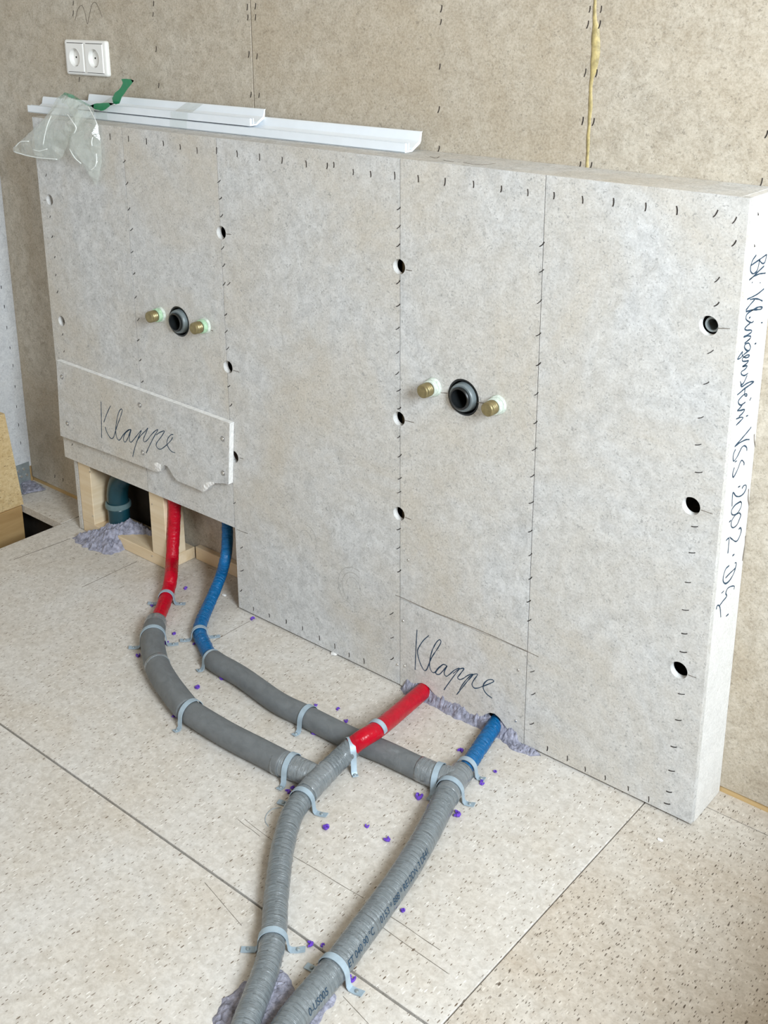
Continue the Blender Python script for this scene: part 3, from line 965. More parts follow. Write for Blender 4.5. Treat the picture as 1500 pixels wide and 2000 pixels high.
chalk_spot([(396, 948), (402, 943), (410, 941), (418, 941), (419, 946), (410, 949), (404, 957), (397, 960)])
o = under(ribbon_strokes('handwriting', strokes_px(kl1, 190, 770, 8.333, lambda a, b: F(a, b, YFL)), 0.0022, (0, -1, 0), MT['ink']), flap)
o['label'] = 'the word Klappe in blue-black pen'
for p in [(121, 736), (132, 827), (273, 791), (279, 884), (435, 857), (436, 924)]:
    q = F(p[0], p[1], YFL)
    under(lathe('crater', [(0.0036, -0.0006), (0.0060, -0.0010), (0.0066, -0.0002), (0.0066, 0.0004), (0.0036, 0.0004)], (q.x, YFL, q.z), (0, 1, 0), MT['rub0'], None, 14, True, True), flap)
    under(lathe('screw', [(0.0004, -0.0010), (0.0030, -0.0022), (0.0036, -0.0012), (0.0022, 0.0002), (0.0014, 0.003)], (q.x, YFL + 0.0004, q.z), (0, 1, 0), MT['screw'], None, 14), flap)
for p in [(787, 1213), (790, 1301), (776, 1298), (1012, 1309), (1007, 1408), (797, 1094)]:
    q = F(p[0], p[1], 0)
    lathe('screw', [(0.0004, -0.0004), (0.0024, -0.0008), (0.0028, -0.0002), (0.0018, 0.0006)], (q.x, 0.0, q.z), (0, 1, 0), MT['screw'], hw, 12)

# ------------------------------------------------------------------ basin connections
def drain(cx, cz, label):
    e = empty('drain_outlet', (cx, 0.0, cz))
    tag(e, label, 'drain pipe', 'basin drain outlets')
    under(lathe('outer_sleeve', [(0.0300, 0.0015), (0.0322, 0.001), (0.0332, 0.003), (0.0332, 0.07), (0.0300, 0.07)], (cx, 0, cz), (0, 1, 0), MT['drain_black'], None, 40, True, True), e)
    under(lathe('seal_ring', [(0.0200, -0.0060), (0.0235, -0.0062), (0.0252, -0.0045), (0.0262, 0.001), (0.0270, 0.010), (0.0270, 0.03), (0.0200, 0.03)], (cx - 0.001, 0, cz), (0, 1, 0), MT['drain_grey'], None, 40, True, True), e)
    under(lathe('inner_lip', [(0.0168, -0.0105), (0.0190, -0.0112), (0.0206, -0.0095), (0.0202, -0.004), (0.0202, 0.06), (0.0168, 0.06)], (cx - 0.0015, 0, cz), (0, 1, 0), MT['drain_black'], None, 40, True, True), e)
    under(lathe('back_stop', [(0.0001, 0.06), (0.0325, 0.06), (0.0325, 0.064), (0.0001, 0.064)], (cx, 0, cz), (0, 1, 0), MT['drain_black'], None, 24), e)
drain(drains[1][0], drains[1][1], 'black and grey basin drain outlet above the loose flap board')
drain(drains[3][0], drains[3][1], 'black and grey basin drain outlet above the lower Klappe lettering')


def water_stub(px, py, label, green):
    q = F(px, py, -0.022)
    cx, cz = q.x, q.z
    e = empty('water_connection', (cx, 0.0, cz))
    tag(e, label, 'pipe plug', 'capped basin water connections')
    r = 0.0128
    prof = [(0.0004, -0.0335), (r - 0.0022, -0.0335), (r - 0.0006, -0.032)]
    for k in range(4):
        b = -0.030 + k * 0.0042
        prof += [(r - 0.0002, b), (r, b + 0.001), (r - 0.0012, b + 0.0026)]
    prof += [(r - 0.001, 0.004)]
    under(lathe('brass_plug', prof, (cx, 0, cz), (0, 1, 0), MT['brass'], None, 26), e)
    under(lathe('seal', [(r - 0.0004, -0.0145), (r + 0.0018, -0.0140), (r + 0.0024, -0.010), (r + 0.0018, -0.0055), (r - 0.0004, -0.0055)], (cx, 0, cz), (0, 1, 0), MT['gasket'] if green else MT['seal_white'], None, 26, True, True), e)
    under(lathe('collar', [(r - 0.0004, -0.0055), (r + 0.0034, -0.005), (r + 0.0046, 0.0), (r + 0.0046, 0.003), (r - 0.0004, 0.003)], (cx, 0, cz), (0, 1, 0), MT['seal_white'], None, 26, True, True), e)
water_stub(298, 618, 'brass plug with green seal beside the drain, nearest the left joint', True)
water_stub(385, 640, 'brass plug with green seal between the drain and the second joint', True)
water_stub(832, 762, 'brass plug with pale seal beside the third joint from the left', False)
water_stub(958, 797, 'brass plug with pale seal, to the right of the right-hand drain', False)
# smeared filler round the connections
def smear(pts, th=0.0005, y=0.0):
    P = [(F(a, b, y).x, F(a, b, y).z) for a, b in pts]
    b = resample(P, 0.006, 0.003)
    return plate('filler_smear', b, [], lambda u, v, s: (u, y - th * (1 - s), v), MT['board_cut'], hw)

# ------------------------------------------------------------------ water pipes
RA, RB, RC = 0.0185, 0.0205, 0.0205


def pts_z(lst):
    return [G(a, b, z) for a, b, z in lst]


hot = empty('hot_water_pipe', (0.9, -0.3, 0))
tag(hot, 'hot water line with red jacketed ends and taped grey insulation branching on the floor', 'pipe')
cold = empty('cold_water_pipe', (1.2, -0.2, 0))
tag(cold, 'cold water line with blue jacketed ends and grey insulation branching on the floor', 'pipe')

ht = F(341, 985, 0.034)
hot_red_l = [Vector((ht.x, ht.y + 0.004, 0.42)), Vector((ht.x, ht.y, 0.26)), ht, F(339, 1040, 0.026), F(336, 1095, 0.004), G(334, 1125, 0.040), G(330, 1148, 0.024), G(320, 1180, 0.0155), G(306, 1213, 0.0155), G(302, 1224, 0.0165)]
hot_grey1 = pts_z([(304, 1216, 0.019), (299, 1240, 0.0235), (299, 1263, 0.0245), (306, 1297, 0.0245), (320, 1325, 0.0245), (341, 1355, 0.0245), (367, 1388, 0.0235)])
hot_grey2 = pts_z([(364, 1386, 0.022), (373, 1392, 0.0228), (415, 1418, 0.0228), (457, 1442, 0.0228), (508, 1468, 0.0228), (556, 1493, 0.0225)])
hot_tee = pts_z([(540, 1486, 0.022), (563, 1495, 0.022), (590, 1506, 0.021), (615, 1517, 0.0195)])
hot_main = [G(452, 2090, 0.012)] + pts_z([(480, 2000, RA), (503, 1940, RA), (524, 1880, RA), (535, 1820, RA), (539, 1760, RA), (548, 1680, RA), (559, 1628, RA), (570, 1593, RA + .001), (586, 1567, RA + .002), (606, 1541, RA + .003),
                  (635, 1510, RA + .004), (664, 1482, 0.027), (688, 1460, 0.040)])
hot_red_r = pts_z([(682, 1464, 0.037), (696, 1451, 0.048), (712, 1440, 0.058), (735, 1426, 0.056), (757, 1409, 0.045), (790, 1381, 0.028), (826, 1350, 0.016)])
hot_red_r.append(hot_red_r[-1] + (hot_red_r[-1] - hot_red_r[-2]).normalized() * 0.035)

P_ = lambda o, p: under(o, p)
P_(tube('red_jacket', hot_red_l, 0.0148, MT['red'], None, 28, 0.003, 0.06, 100, 1.0), hot)
P_(tube('red_jacket', hot_red_r, 0.0158, MT['red'], None, 28, 0.004, 0.02, 40, 2.0), hot)
P_(tube('insulation', hot_grey1, 0.0245, MT['grey'], None, 32, 0.005, 0.02, 14, 3.0, True, lambda t, s: 0.86 + 0.14 * min(1, t / 0.10) - 0.05 * max(0, (t - 0.95) / 0.05)), hot)
P_(tube('insulation', hot_grey2, 0.0228, MT['grey'], None, 32, 0.005, 0.012, 10, 4.0, True, lambda t, s: 0.93 + 0.07 * min(1, t / 0.04)), hot)
P_(tube('tee_wrap', hot_tee, 0.0226, MT['tape'], None, 32, 0.004, 0.03, 60, 5.0, True, lambda t, s: 1.0 - 0.10 * t), hot)
P_(tube('silver_jacket', hot_main, RA, MT['silver'], None, 36, 0.0025, 0.05, 110, 6.0), hot)
P_(tube('tape_wrap', pts_z([(598, 1550, RA + .003), (621, 1524, RA + .0045), (640, 1505, RA + .007)]), RA + 0.0012, MT['tape'], None, 32, 0.003, 0.06, 90, 6.5), hot)
P_(tube('tape_wrap', hot_grey1[0:2], 0.0232, MT['tape'], None, 32, 0.003, 0.04, 80, 6.7), hot)
P_(tube('tape_wrap', [hot_grey1[3].lerp(hot_grey1[2], .0), hot_grey1[3].lerp(hot_grey1[4], .18)], 0.0252, MT['tape'], None, 32, 0.003, 0.02, 60, 6.9), hot)

ct = F(444, 1030, 0.052)
cold_blue_l = [Vector((ct.x, ct.y + 0.01, 0.42)), Vector((ct.x, ct.y, 0.26)), ct, F(443, 1072, 0.034), F(439, 1096, 0.020), G(433, 1120, 0.055), G(424, 1144, 0.040), G(411, 1174, 0.022), G(394, 1213, 0.0145), G(390, 1237, 0.0145),
               G(401, 1263, 0.0145), G(412, 1286, 0.0160)]
cold_grey = pts_z([(410, 1284, 0.0165), (428, 1297, 0.0205), (473, 1323, RB), (543, 1372, RB), (598, 1399, RB), (653, 1427, RB), (703, 1450, RB), (753, 1470, RB), (804, 1494, RB), (845, 1513, RB)])
cold_tee = pts_z([(820, 1501, RB), (852, 1515, RB), (872, 1520, RB), (888, 1524, RB)])
cold_main = [G(535, 2050, RC)] + pts_z([(568, 1996, RC), (600, 1955, RC), (640, 1908, RC), (664, 1878, RC), (702, 1826, RC), (745, 1768, RC), (796, 1694, RC), (840, 1618, RC), (866, 1566, RC), (886, 1530, RC), (903, 1508, 0.018)])
cold_blue_r = pts_z([(898, 1514, 0.017), (913, 1496, 0.0155), (931, 1470, 0.0150), (948, 1444, 0.0148), (968, 1414, 0.0145)])
cold_blue_r.append(cold_blue_r[-1] + (cold_blue_r[-1] - cold_blue_r[-2]).normalized() * 0.035)
P_(tube('blue_jacket', cold_blue_l, 0.0125, MT['blue'], None, 28, 0.003, 0.08, 110, 7.0, True, lambda t, s: 1.0 + 0.14 * min(1, max(0, (t - 0.6) / 0.25))), cold)
P_(tube('blue_jacket', cold_blue_r, 0.0138, MT['blue'], None, 28, 0.003, 0.09, 90, 8.0), cold)
P_(tube('insulation', cold_grey, RB, MT['grey'], None, 32, 0.005, 0.014, 12, 9.0, True, lambda t, s: 0.82 + 0.18 * min(1, t / 0.035)), cold)
P_(tube('tee_wrap', cold_tee, RB + 0.0008, MT['tape'], None, 32, 0.004, 0.04, 70, 9.5, True), cold)
cm = P_(tube('silver_jacket', cold_main, RC, MT['silver'], None, 36, 0.0025, 0.03, 130, 10.0, True), cold)
P_(tube('tape_wrap', pts_z([(872, 1556, RC), (886, 1530, RC), (900, 1511, 0.019)]), RC + 0.0008, MT['tape'], None, 32, 0.003, 0.015, 40, 10.5), cold)

# printed text on the long straight pipe
def pipe_text(txt, path_px, ang, size, rad):
    path = catmull(path_px, 0.002)
    T, N = frames(path)
    S = [0.0]
    for i in range(1, len(path)): S.append(S[-1] + (path[i] - path[i - 1]).length)
    cu = bpy.data.curves.new('print_tmp', 'FONT')
    cu.body = txt
    cu.size = size
    cu.shear = 0.25
    to = bpy.data.objects.new('print_tmp', cu)
    COL.objects.link(to)
    dg = bpy.context.evaluated_depsgraph_get()
    me = bpy.data.meshes.new_from_object(to.evaluated_get(dg))
    bpy.data.objects.remove(to)
    import bisect
    for v in me.vertices:
        s = min(max(v.co.x, 0), S[-1] - 1e-6)
        i = min(bisect.bisect_right(S, s) - 1, len(path) - 2)
        t = (s - S[i]) / (S[i + 1] - S[i])
        p = path[i].lerp(path[i + 1], t)
        b = T[i].cross(N[i])
        a = ang - v.co.y / rad
        v.co = p + (N[i] * math.cos(a) + b * math.sin(a)) * (rad + 0.0009)
    me.materials.clear()
    me.materials.append(MT['ink'])
    return link('print', me)
def print_on_pipe(txt, ctrl):
    o = pipe_text(txt, pts_z([(x, y, RC) for x, y in ctrl]), 1.30, 0.0128, RC)
    o['kind'] = 'stuff'
    return P_(o, cold)
print_on_pipe('    0-US005', [(568, 1996), (600, 1955), (640, 1908), (664, 1878)])
print_on_pipe('  ET 040 90 \u00b0C', [(652, 1893), (664, 1878), (702, 1826), (745, 1768)])
print_on_pipe('  0153 * 888 * RE12DN 3 DE41', [(716, 1807), (745, 1768), (796, 1694), (840, 1618), (866, 1566)])

# ------------------------------------------------------------------ pipe straps
def pipe_strap(path, px, py, rad, label, tabs=(1, 1), tl=0.026, skew=0.0, group='galvanised pipe straps', lift=0.0):
    """metal band bent over the pipe with a screwed tab on each side; path is the pipe's centre line"""
    path = catmull(path, 0.004)
    T, N = frames(path)
    best, bi = 1e9, 0
    for i, p in enumerate(path):
        d = p - CAM
        zc = d.dot(fwd)
        u = 750 + PPX + FPX * d.dot(RIGHT) / zc
        v = 1000 + PPY - FPX * d.dot(UP) / zc
        e = (u - px) ** 2 + (v - py) ** 2
        if e < best: best, bi = e, i
    c = path[bi]
    t = Vector((T[bi].x, T[bi].y, 0)).normalized()
    t = (Matrix.Rotation(skew, 3, 'Z') @ t).normalized()
    s = Vector((t.y, -t.x, 0))            # sideways, to the right of the run
    up = Vector((0, 0, 1))
    r = rad + 0.0014
    wd, th = 0.0105, 0.0011
    zc = c.z
    prof = []
    n = 18
    if tabs[0]: prof += [(-(r + tl), 0.0016 - zc + lift), (-(r + tl * .55), 0.0014 - zc + lift), (-(r + 0.005), 0.0016 - zc + lift), (-(r + 0.0015), 0.006 - zc)]
    for k in range(n + 1):
        a = PI - PI * k / n
        prof.append((r * math.cos(a), r * math.sin(a)))
    if tabs[1]: prof += [(r + 0.0015, 0.006 - zc), (r + 0.005, 0.0016 - zc + lift), (r + tl * .55, 0.0014 - zc + lift), (r + tl, 0.0036 - zc + lift)]
    verts, faces = [], []
    m = len(prof)
    for i, (a, h) in enumerate(prof):
        pa, pb = prof[max(i - 1, 0)], prof[min(i + 1, m - 1)]
        d = Vector((pb[0] - pa[0], pb[1] - pa[1])).normalized()
        nx, nz = -d.y, d.x
        for off in (0.0, th):
            q = c + s * (a + nx * off) + up * (h + nz * off)
            for w in (-wd / 2, wd / 2):
                verts.append(q + t * w)
    for i in range(m - 1):
        a, b = i * 4, i * 4 + 4
        faces += [(a, a + 1, b + 1, b), (a + 2, b + 2, b + 3, a + 3), (a, b, b + 2, a + 2), (a + 1, a + 3, b + 3, b + 1)]
    faces += [(0, 2, 3, 1), (m * 4 - 4, m * 4 - 3, m * 4 - 1, m * 4 - 2)]
    e = empty('pipe_strap', (c.x, c.y, 0))
    tag(e, label, 'pipe strap', group)
    b = under(mesh('band', verts, faces, MT['strap'], None, True), e)
    try: b.data.set_sharp_from_angle(angle=math.radians(40))
    except Exception: pass
    for sd, on in ((-1, tabs[0]), (1, tabs[1])):
        if on:
            q = c + s * sd * (r + tl * 0.6)
            under(lathe('screw', [(0.0003, 0.0052), (0.0022, 0.0050), (0.0030, 0.0038), (0.0030, 0.0022)], (q.x, q.y, lift), (0, 0, 1), MT['zinc'], None, 12), e)
    return e

pipe_strap(hot_red_l, 325, 1166, 0.0150, 'pipe strap over the red jacket just below the wall opening')
pipe_strap(hot_grey1, 299, 1243, 0.0240, 'pipe strap where the left red jacket enters the grey insulation', (1, 1))
pipe_strap(hot_grey2, 372, 1390, 0.0236, 'pipe strap at the joint between the curved and straight insulation', (0, 1), 0.016)
pipe_strap(hot_tee, 568, 1497, 0.0222, 'pipe strap on the hot line just before its tee', (0, 1), 0.018)
pipe_strap(hot_red_r, 687, 1461, 0.0172, 'pipe strap where the right red jacket meets the silver pipe', (0, 1), 0.014, 0.0, lift=0.0)
pipe_strap(hot_red_r, 737, 1425, 0.0160, 'pipe strap across the red jacket where it climbs over the grey pipe', (0, 0))
pipe_strap(hot_main, 590, 1562, 0.0192, 'pipe strap on the silver hot pipe just below its tee')
pipe_strap(hot_main, 533, 1838, 0.0190, 'pipe strap on the silver hot pipe near the floor joint')
pipe_strap(cold_blue_l, 391, 1236, 0.0150, 'pipe strap over the bend of the left blue jacket')
pipe_strap(cold_grey, 414, 1288, 0.0175, 'pipe strap where the left blue jacket enters the grey insulation', (0, 1), 0.016)
pipe_strap(cold_grey, 602, 1401, 0.0209, 'pipe strap halfway along the straight grey cold pipe', (1, 1), 0.018)
pipe_strap(cold_tee, 858, 1516, 0.0218, 'pipe strap on the cold line just before its tee', (0, 1), 0.02)
pipe_strap(cold_blue_r, 911, 1499, 0.0165, 'pipe strap where the right blue jacket meets the cold tee', (0, 1), 0.018)
pipe_strap(cold_main, 879, 1543, 0.0214, 'pipe strap on the silver cold pipe just below its tee', (0, 1), 0.022)
pipe_strap(cold_main, 652, 1893, 0.0209, 'pipe strap on the silver cold pipe beside the printed lettering')

# ------------------------------------------------------------------ mortar round the pipes
m1 = [G(*p) for p in [(408, 2030), (415, 1988), (432, 1950), (452, 1938), (468, 1925), (490, 1918), (530, 1895), (552, 1895), (572, 1915), (575, 1935), (600, 1955), (640, 1935), (655, 1945), (630, 1985), (600, 2030)]]
tag(lump('mortar_heap', [(p.x, p.y) for p in m1], 0.011, MT['mortar'], None, 0.0035, 0.0, 0.010, 55, 0.008), 'blue-grey crumbly mortar packed round both pipes at the bottom edge', 'mortar')
m2 = [(0.045, -0.030), (0.09, -0.042), (0.150, -0.042), (0.195, -0.025), (0.20, 0.012), (0.215, 0.045), (0.265, 0.06), (0.27, 0.090), (0.18, 0.100), (0.10, 0.090), (0.085, 0.02), (0.06, 0.008)]
def fade2(x, y): return 0.35 + 1.1 * max(0, min(1, (y + 0.035) / 0.09))
tag(lump('mortar_heap', m2, 0.050, MT['mortar'], None, 0.0035, 0.0, 0.018, 38, 0.008, fade2), 'blue-grey mortar mound spilling from the wall opening round the drain pipe', 'mortar')
m3 = [(1.098, -0.004), (1.115, -0.014), (1.155, -0.012), (1.18, -0.010), (1.22, -0.013), (1.26, -0.012), (1.30, -0.010), (1.34, -0.012), (1.375, -0.022), (1.41, -0.016), (1.425, -0.003), (1.38, 0.024), (1.25, 0.024), (1.105, 0.024)]
def fade3(x, y): return 0.5 + 0.8 * max(0, min(1, (y + 0.012) / 0.018)) if x < 1.37 else 0.3
tag(lump('mortar_strip', m3, 0.026, MT['mortar'], None, 0.003, 0.0, 0.006, 60, 0.004, fade3), 'jagged mortar strip under the broken board edge between red and blue pipes', 'mortar')

# ------------------------------------------------------------------ drain pipe in the opening
dc = F(231, 985, 0.055)
dp = empty('drain_pipe', (dc.x, dc.y, 0.0))
tag(dp, 'dark teal plastic drain pipe with a collar inside the wall opening', 'pipe')
under(tube('pipe', [Vector((dc.x, dc.y, 0.002)), Vector((dc.x, dc.y, 0.085))], 0.027, MT['teal'], None, 32, 0.01), dp)
under(lathe('collar', [(0.0272, 0.0), (0.0318, 0.001), (0.0325, 0.006), (0.0318, 0.012), (0.0300, 0.014), (0.0272, 0.014)], (dc.x, dc.y, 0.082), (0, 0, 1), MT['teal_ring'], None, 32, True, True), dp)
under(tube('elbow', [Vector((dc.x, dc.y, 0.090)), Vector((dc.x + 0.001, dc.y, 0.120)), Vector((dc.x + 0.014, dc.y + 0.001, 0.155)), Vector((dc.x + 0.045, dc.y + 0.002, 0.19)), Vector((dc.x + 0.062, dc.y + 0.002, 0.23)), Vector((dc.x + 0.062, dc.y + 0.002, 0.40))], 0.0262, MT['teal'], None, 32, 0.008), dp)
# horizontal waste pipe glimpsed under the board edge
ph = empty('waste_pipe', (0.47, 0.075, 0.0))
tag(ph, 'dark waste pipe just visible under the board edge behind the red pipe', 'pipe')
under(tube('pipe', [Vector((0.372, 0.082, 0.226)), Vector((0.50, 0.082, 0.205)), Vector((0.60, 0.082, 0.196))], 0.018, MT['teal'], None, 24, 0.01), ph)

# ------------------------------------------------------------------ left corner: joist, particle board, bracket
tag(box('floor_joist', -0.300, -0.222, -1.6, -0.003, -0.238, -0.0012, MT['brown_wood'], None, 0.001, 1), 'brown floor joist beside the dark gap at the left', None, None, 'structure')
ob = [U(-60, 803, 'x', -0.226), U(9, 808, 'x', -0.226), U(47, 993, 'x', -0.226)]
osb_top = ob[1].z
tag(plate('particle_board', [(-0.9, 0.0), (ob[2].y, 0.0), (ob[1].y, osb_top), (-0.9, osb_top)], [], lambda u, v, s: (-0.226 - 0.019 * s, u, v), MT['osb']), 'yellowish particle board standing upright at the left edge', 'board')
br = empty('metal_bracket', (XL, 0.08, 0))
tag(br, 'dark galvanised bracket with screws at the foot of the left corner', 'bracket')
under(box('plate', XL + 0.0002, XL + 0.0022, 0.020, 0.104, 0.0005, 0.060, MT['zinc'], None, 0.0006, 1), br)
under(box('foot', XL + 0.0022, XL + 0.060, 0.030, 0.104, 0.0004, 0.0026, MT['zinc'], None, 0.0006, 1), br)
for p in [(52, 927), (41, 931), (35, 921), (46, 916)]:
    q = U(p[0], p[1], 'x', XL + 0.002)
    under(lathe('screw', [(0.0004, 0.0030), (0.0035, 0.0026), (0.0042, 0.0004), (0.0042, -0.001)], (XL + 0.0022, q.y, q.z), (1, 0, 0), MT['screw'], None, 12), br)

# ------------------------------------------------------------------ double socket
sk = empty('double_socket', (0.08, YB, 1.17))
tag(sk, 'white double power socket on the back wall above the plastic bag', 'socket')
sx0, sx1, sz0, sz1 = 0.0012, 0.1580, 1.1300, 1.2085
def rrect(x0, x1, z0, z1, r, n=5):
    pts = []
    for cx, cz, a0 in ((x1 - r, z0 + r, -PI / 2), (x1 - r, z1 - r, 0), (x0 + r, z1 - r, PI / 2), (x0 + r, z0 + r, PI)):
        for k in range(n + 1):
            a = a0 + PI / 2 * k / n
            pts.append((cx + r * math.cos(a), cz + r * math.sin(a)))
    return pts
SKC = [(sx0 + 0.0425, (sz0 + sz1) / 2), (sx0 + 0.1145, (sz0 + sz1) / 2)]
def socket_frame():
    rings = []
    for d, y in ((0.0, -0.0002), (0.0, -0.0055), (0.0012, -0.0078), (0.0032, -0.0092), (0.0060, -0.0097)):
        rings.append([(x, YB + y, z) for x, z in rrect(sx0 + d, sx1 - d, sz0 + d, sz1 - d, 0.006)])
    n = len(rings[0])
    verts = [p for r in rings for p in r]
    faces = []
    for i in range(len(rings) - 1):
        for k in range(n):
            k2 = (k + 1) % n
            faces.append((i * n + k, i * n + k2, (i + 1) * n + k2, (i + 1) * n + k))
    top = [(p[0], p[2]) for p in rings[-1]]
    loops = [top] + [circle(cx, cz, 0.0205, 36) for cx, cz in SKC]
    flat = [p for l in loops for p in l]
    base = len(verts)
    verts += [(p[0], YB - 0.0097, p[1]) for p in flat]
    for t in tessellate_polygon([[Vector((p[0], p[1], 0)) for p in l] for l in loops]): faces.append(tuple(i + base for i in t))
    return mesh('frame', verts, faces, MT['socket'])
under(socket_frame(), sk)
for cx in (sx0 + 0.0425, sx0 + 0.1145):
    cz = (sz0 + sz1) / 2
    ins = plate('insert', [(cx - 0.0315, cz - 0.0315), (cx + 0.0315, cz - 0.0315), (cx + 0.0315, cz + 0.0315), (cx - 0.0315, cz + 0.0315)], [circle(cx, cz, 0.0205, 36)], lambda u, v, s: (u, YB - 0.0125 + 0.0035 * s, v), MT['socket'])
    under(ins, sk)
    under(lathe('recess', [(0.0204, -0.0126), (0.0210, -0.0129), (0.0214, -0.0126), (0.0214, -0.0004), (0.0001, -0.0004), (0.0001, -0.0014), (0.0196, -0.0014)], (cx, YB, cz), (0, 1, 0), MT['socket'], None, 36, True, True), sk)
    for dx in (-0.0095, 0.0095):
        under(lathe('pin_hole', [(0.0001, -0.0019), (0.0022, -0.0019), (0.0022, -0.0010)], (cx + dx, YB, cz), (0, 1, 0), MT['dark'], None, 14), sk)
    for dz in (-0.0185, 0.0185):
        under(box('earth_clip', cx - 0.0022, cx + 0.0022, YB - 0.0100, YB - 0.0014, cz + dz - 0.001, cz + dz + 0.001, MT['screw']), sk)
    for dz in (-0.0322, 0.0322):
        under(box('shadow_gap', cx - 0.031, cx + 0.031, YB - 0.0099, YB - 0.0094, cz + dz - 0.0006, cz + dz + 0.0006, MT['dark']), sk)

# ------------------------------------------------------------------ white plastic rails on top of the wall
def rail(name, x0, x1, y0, z0, label, k=1.0):
    """extruded window profile: front channel, sloping web, back flange"""
    w = 0.0022
    prof = [(0.000, 0.0), (0.020, 0.0005), (0.0425, 0.0125), (0.0455, 0.0175), (0.0475, 0.0315), (0.0495, 0.0335), (0.0455, 0.0335), (0.0435, 0.0310), (0.0400, 0.0180),
            (0.0220, 0.0070), (0.0215, 0.0045), (0.0125, 0.0035), (0.0118, 0.0165), (0.0095, 0.0165), (0.0095, 0.0035), (0.0062, 0.0035), (0.0062, 0.0150), (0.0030, 0.0165), (0.0, 0.0165)]
    verts, faces = [], []
    n = len(prof)
    for x in (x0, x1):
        for (a, b) in prof: verts.append((x, y0 + a * k, z0 + b * k))
    for i in range(n): faces.append((i, (i + 1) % n, (i + 1) % n + n, i + n))
    tris = tessellate_polygon([[Vector((a, b, 0)) for a, b in prof]])
    faces += [tuple(t) for t in tris] + [tuple(i + n for i in t) for t in tris]
    e = empty(name, ((x0 + x1) / 2, y0 + 0.02, z0))
    tag(e, label, 'rail', 'white plastic rails')
    under(mesh('profile', verts, faces, MT['pvc']), e)
    return e, prof
r1, prof = rail('plastic_rail', -0.100, 1.0585, 0.0545, HGT + 0.0006, 'long white plastic rail lying along the top of the half-height wall')
r2, _ = rail('plastic_rail', 0.085, 0.6610, 0.0590, HGT + 0.0194, 'shorter white plastic rail lying on top of the long rail', 0.9)
r3, _ = rail('plastic_rail', -0.085, 0.14, 0.0560, HGT + 0.0172, 'stub of white plastic rail poking out to the left of the bag', 0.9) if False else (None, None)
under(box('groove_shade', -0.0995, 1.058, 0.0542, 0.0546, HGT + 0.0012, HGT + 0.0022, MT['zinc']), r1)  # grey strip paints the line of shade along the rail's front foot
# clear tape binding the two rails
def tape_band(xa, xb):
    pts = [(0.0535, HGT + 0.0015), (0.0535, HGT + 0.0180), (0.0568, HGT + 0.0190), (0.0568, HGT + 0.0330), (0.0690, HGT + 0.0335), (0.100, HGT + 0.0485)]
    verts, faces = [], []
    nx = 8
    for i in range(nx + 1):
        x = xa + (xb - xa) * i / nx
        for (a, b) in pts: verts.append((x, a - 0.0004 + 0.0007 * noise.noise(Vector((x * 160, b * 60, 2))), b + 0.0006))
    m = len(pts)
    for i in range(nx):
        for k in range(m - 1):
            faces.append((i * m + k, i * m + k + 1, (i + 1) * m + k + 1, (i + 1) * m + k))
    return mesh('tape_band', verts, faces, MT['tape_clear'], None, True)
for xa, xb in ((F(337, 235, 0.06).x, F(370, 240, 0.06).x), (F(192, 215, 0.06).x, F(214, 218, 0.06).x)):
    under(tape_band(xa, xb), r2)

# ------------------------------------------------------------------ plastic bag over the rail end
bag = empty('plastic_bag', (0.1, 0.0, HGT))
tag(bag, 'crumpled clear plastic bag with green strips hanging over the rail ends', 'bag')


def pillow(name, px, yfun, thick, step=0.011, crumple=0.006, seed=0.0, mat='film', smooth=False):
    P = [(F(a, b, yfun(a, b)).x, F(a, b, yfun(a, b)).z, yfun(a, b)) for a, b in px]
    P2 = [(p[0], p[1]) for p in P]
    b = resample(P2, step * 0.8, 0.0015)
    vs, fs = triangulate(b, fill_points(b, step, 0.4))
    nb = len(b)
    zs = [p[1] for p in P]; zmin, zmax = min(zs), max(zs)
    def ybase(x, z):
        num = den = 0.0
        for p in P:
            w = 1.0 / ((p[0] - x) ** 2 + (p[1] - z) ** 2 + 1e-5) ** 1.5
            num += w * p[2]; den += w
        return num / den
    fv, bv = [], []
    for (x, z) in vs:
        d = edge_dist(b, x, z)
        h = thick * (1 - math.exp(-d / 0.016))
        q = Vector((x * 26 + seed, z * 26, seed))
        c = crumple * min(1, d / 0.006) * (abs(noise.noise(q)) * 1.6 - 0.5 + 0.7 * noise.noise(q * 2.2))
        y = ybase(x, z)
        fv.append((x, y - h - c, z))
        bv.append((x, y + 0.25 * h + 0.5 * c + (0.0004 if d > 1e-5 else 0), z))
    n = len(vs)
    return mesh(name, fv + bv, list(fs) + [tuple(i + n for i in reversed(f)) for f in fs], MT[mat], None, smooth)


lobe1 = [(127, 181), (112, 190), (100, 212), (86, 232), (70, 247), (55, 262), (40, 275), (25, 289), (26, 297), (50, 305), (75, 310), (112, 313), (122, 306), (132, 284), (134, 274), (149, 250), (160, 226), (150, 196)]
lobe2 = [(127, 181), (140, 186), (160, 197), (178, 210), (190, 240), (194, 262), (198, 290), (199, 315), (195, 335), (192, 352), (188, 364), (180, 350), (171, 333), (155, 318), (141, 305), (134, 290), (135, 268), (148, 250), (140, 225), (120, 200)]
under(pillow('bag_film', lobe1, lambda a, b: -0.012 if b > 235 else 0.040 - 0.052 * (b - 181) / 54.0, 0.022, 0.017, 0.010, 1.7), bag)
under(pillow('bag_film', lobe2, lambda a, b: -0.010 if b > 240 else 0.044 - 0.054 * (b - 181) / 59.0, 0.026, 0.017, 0.010, 5.3), bag)


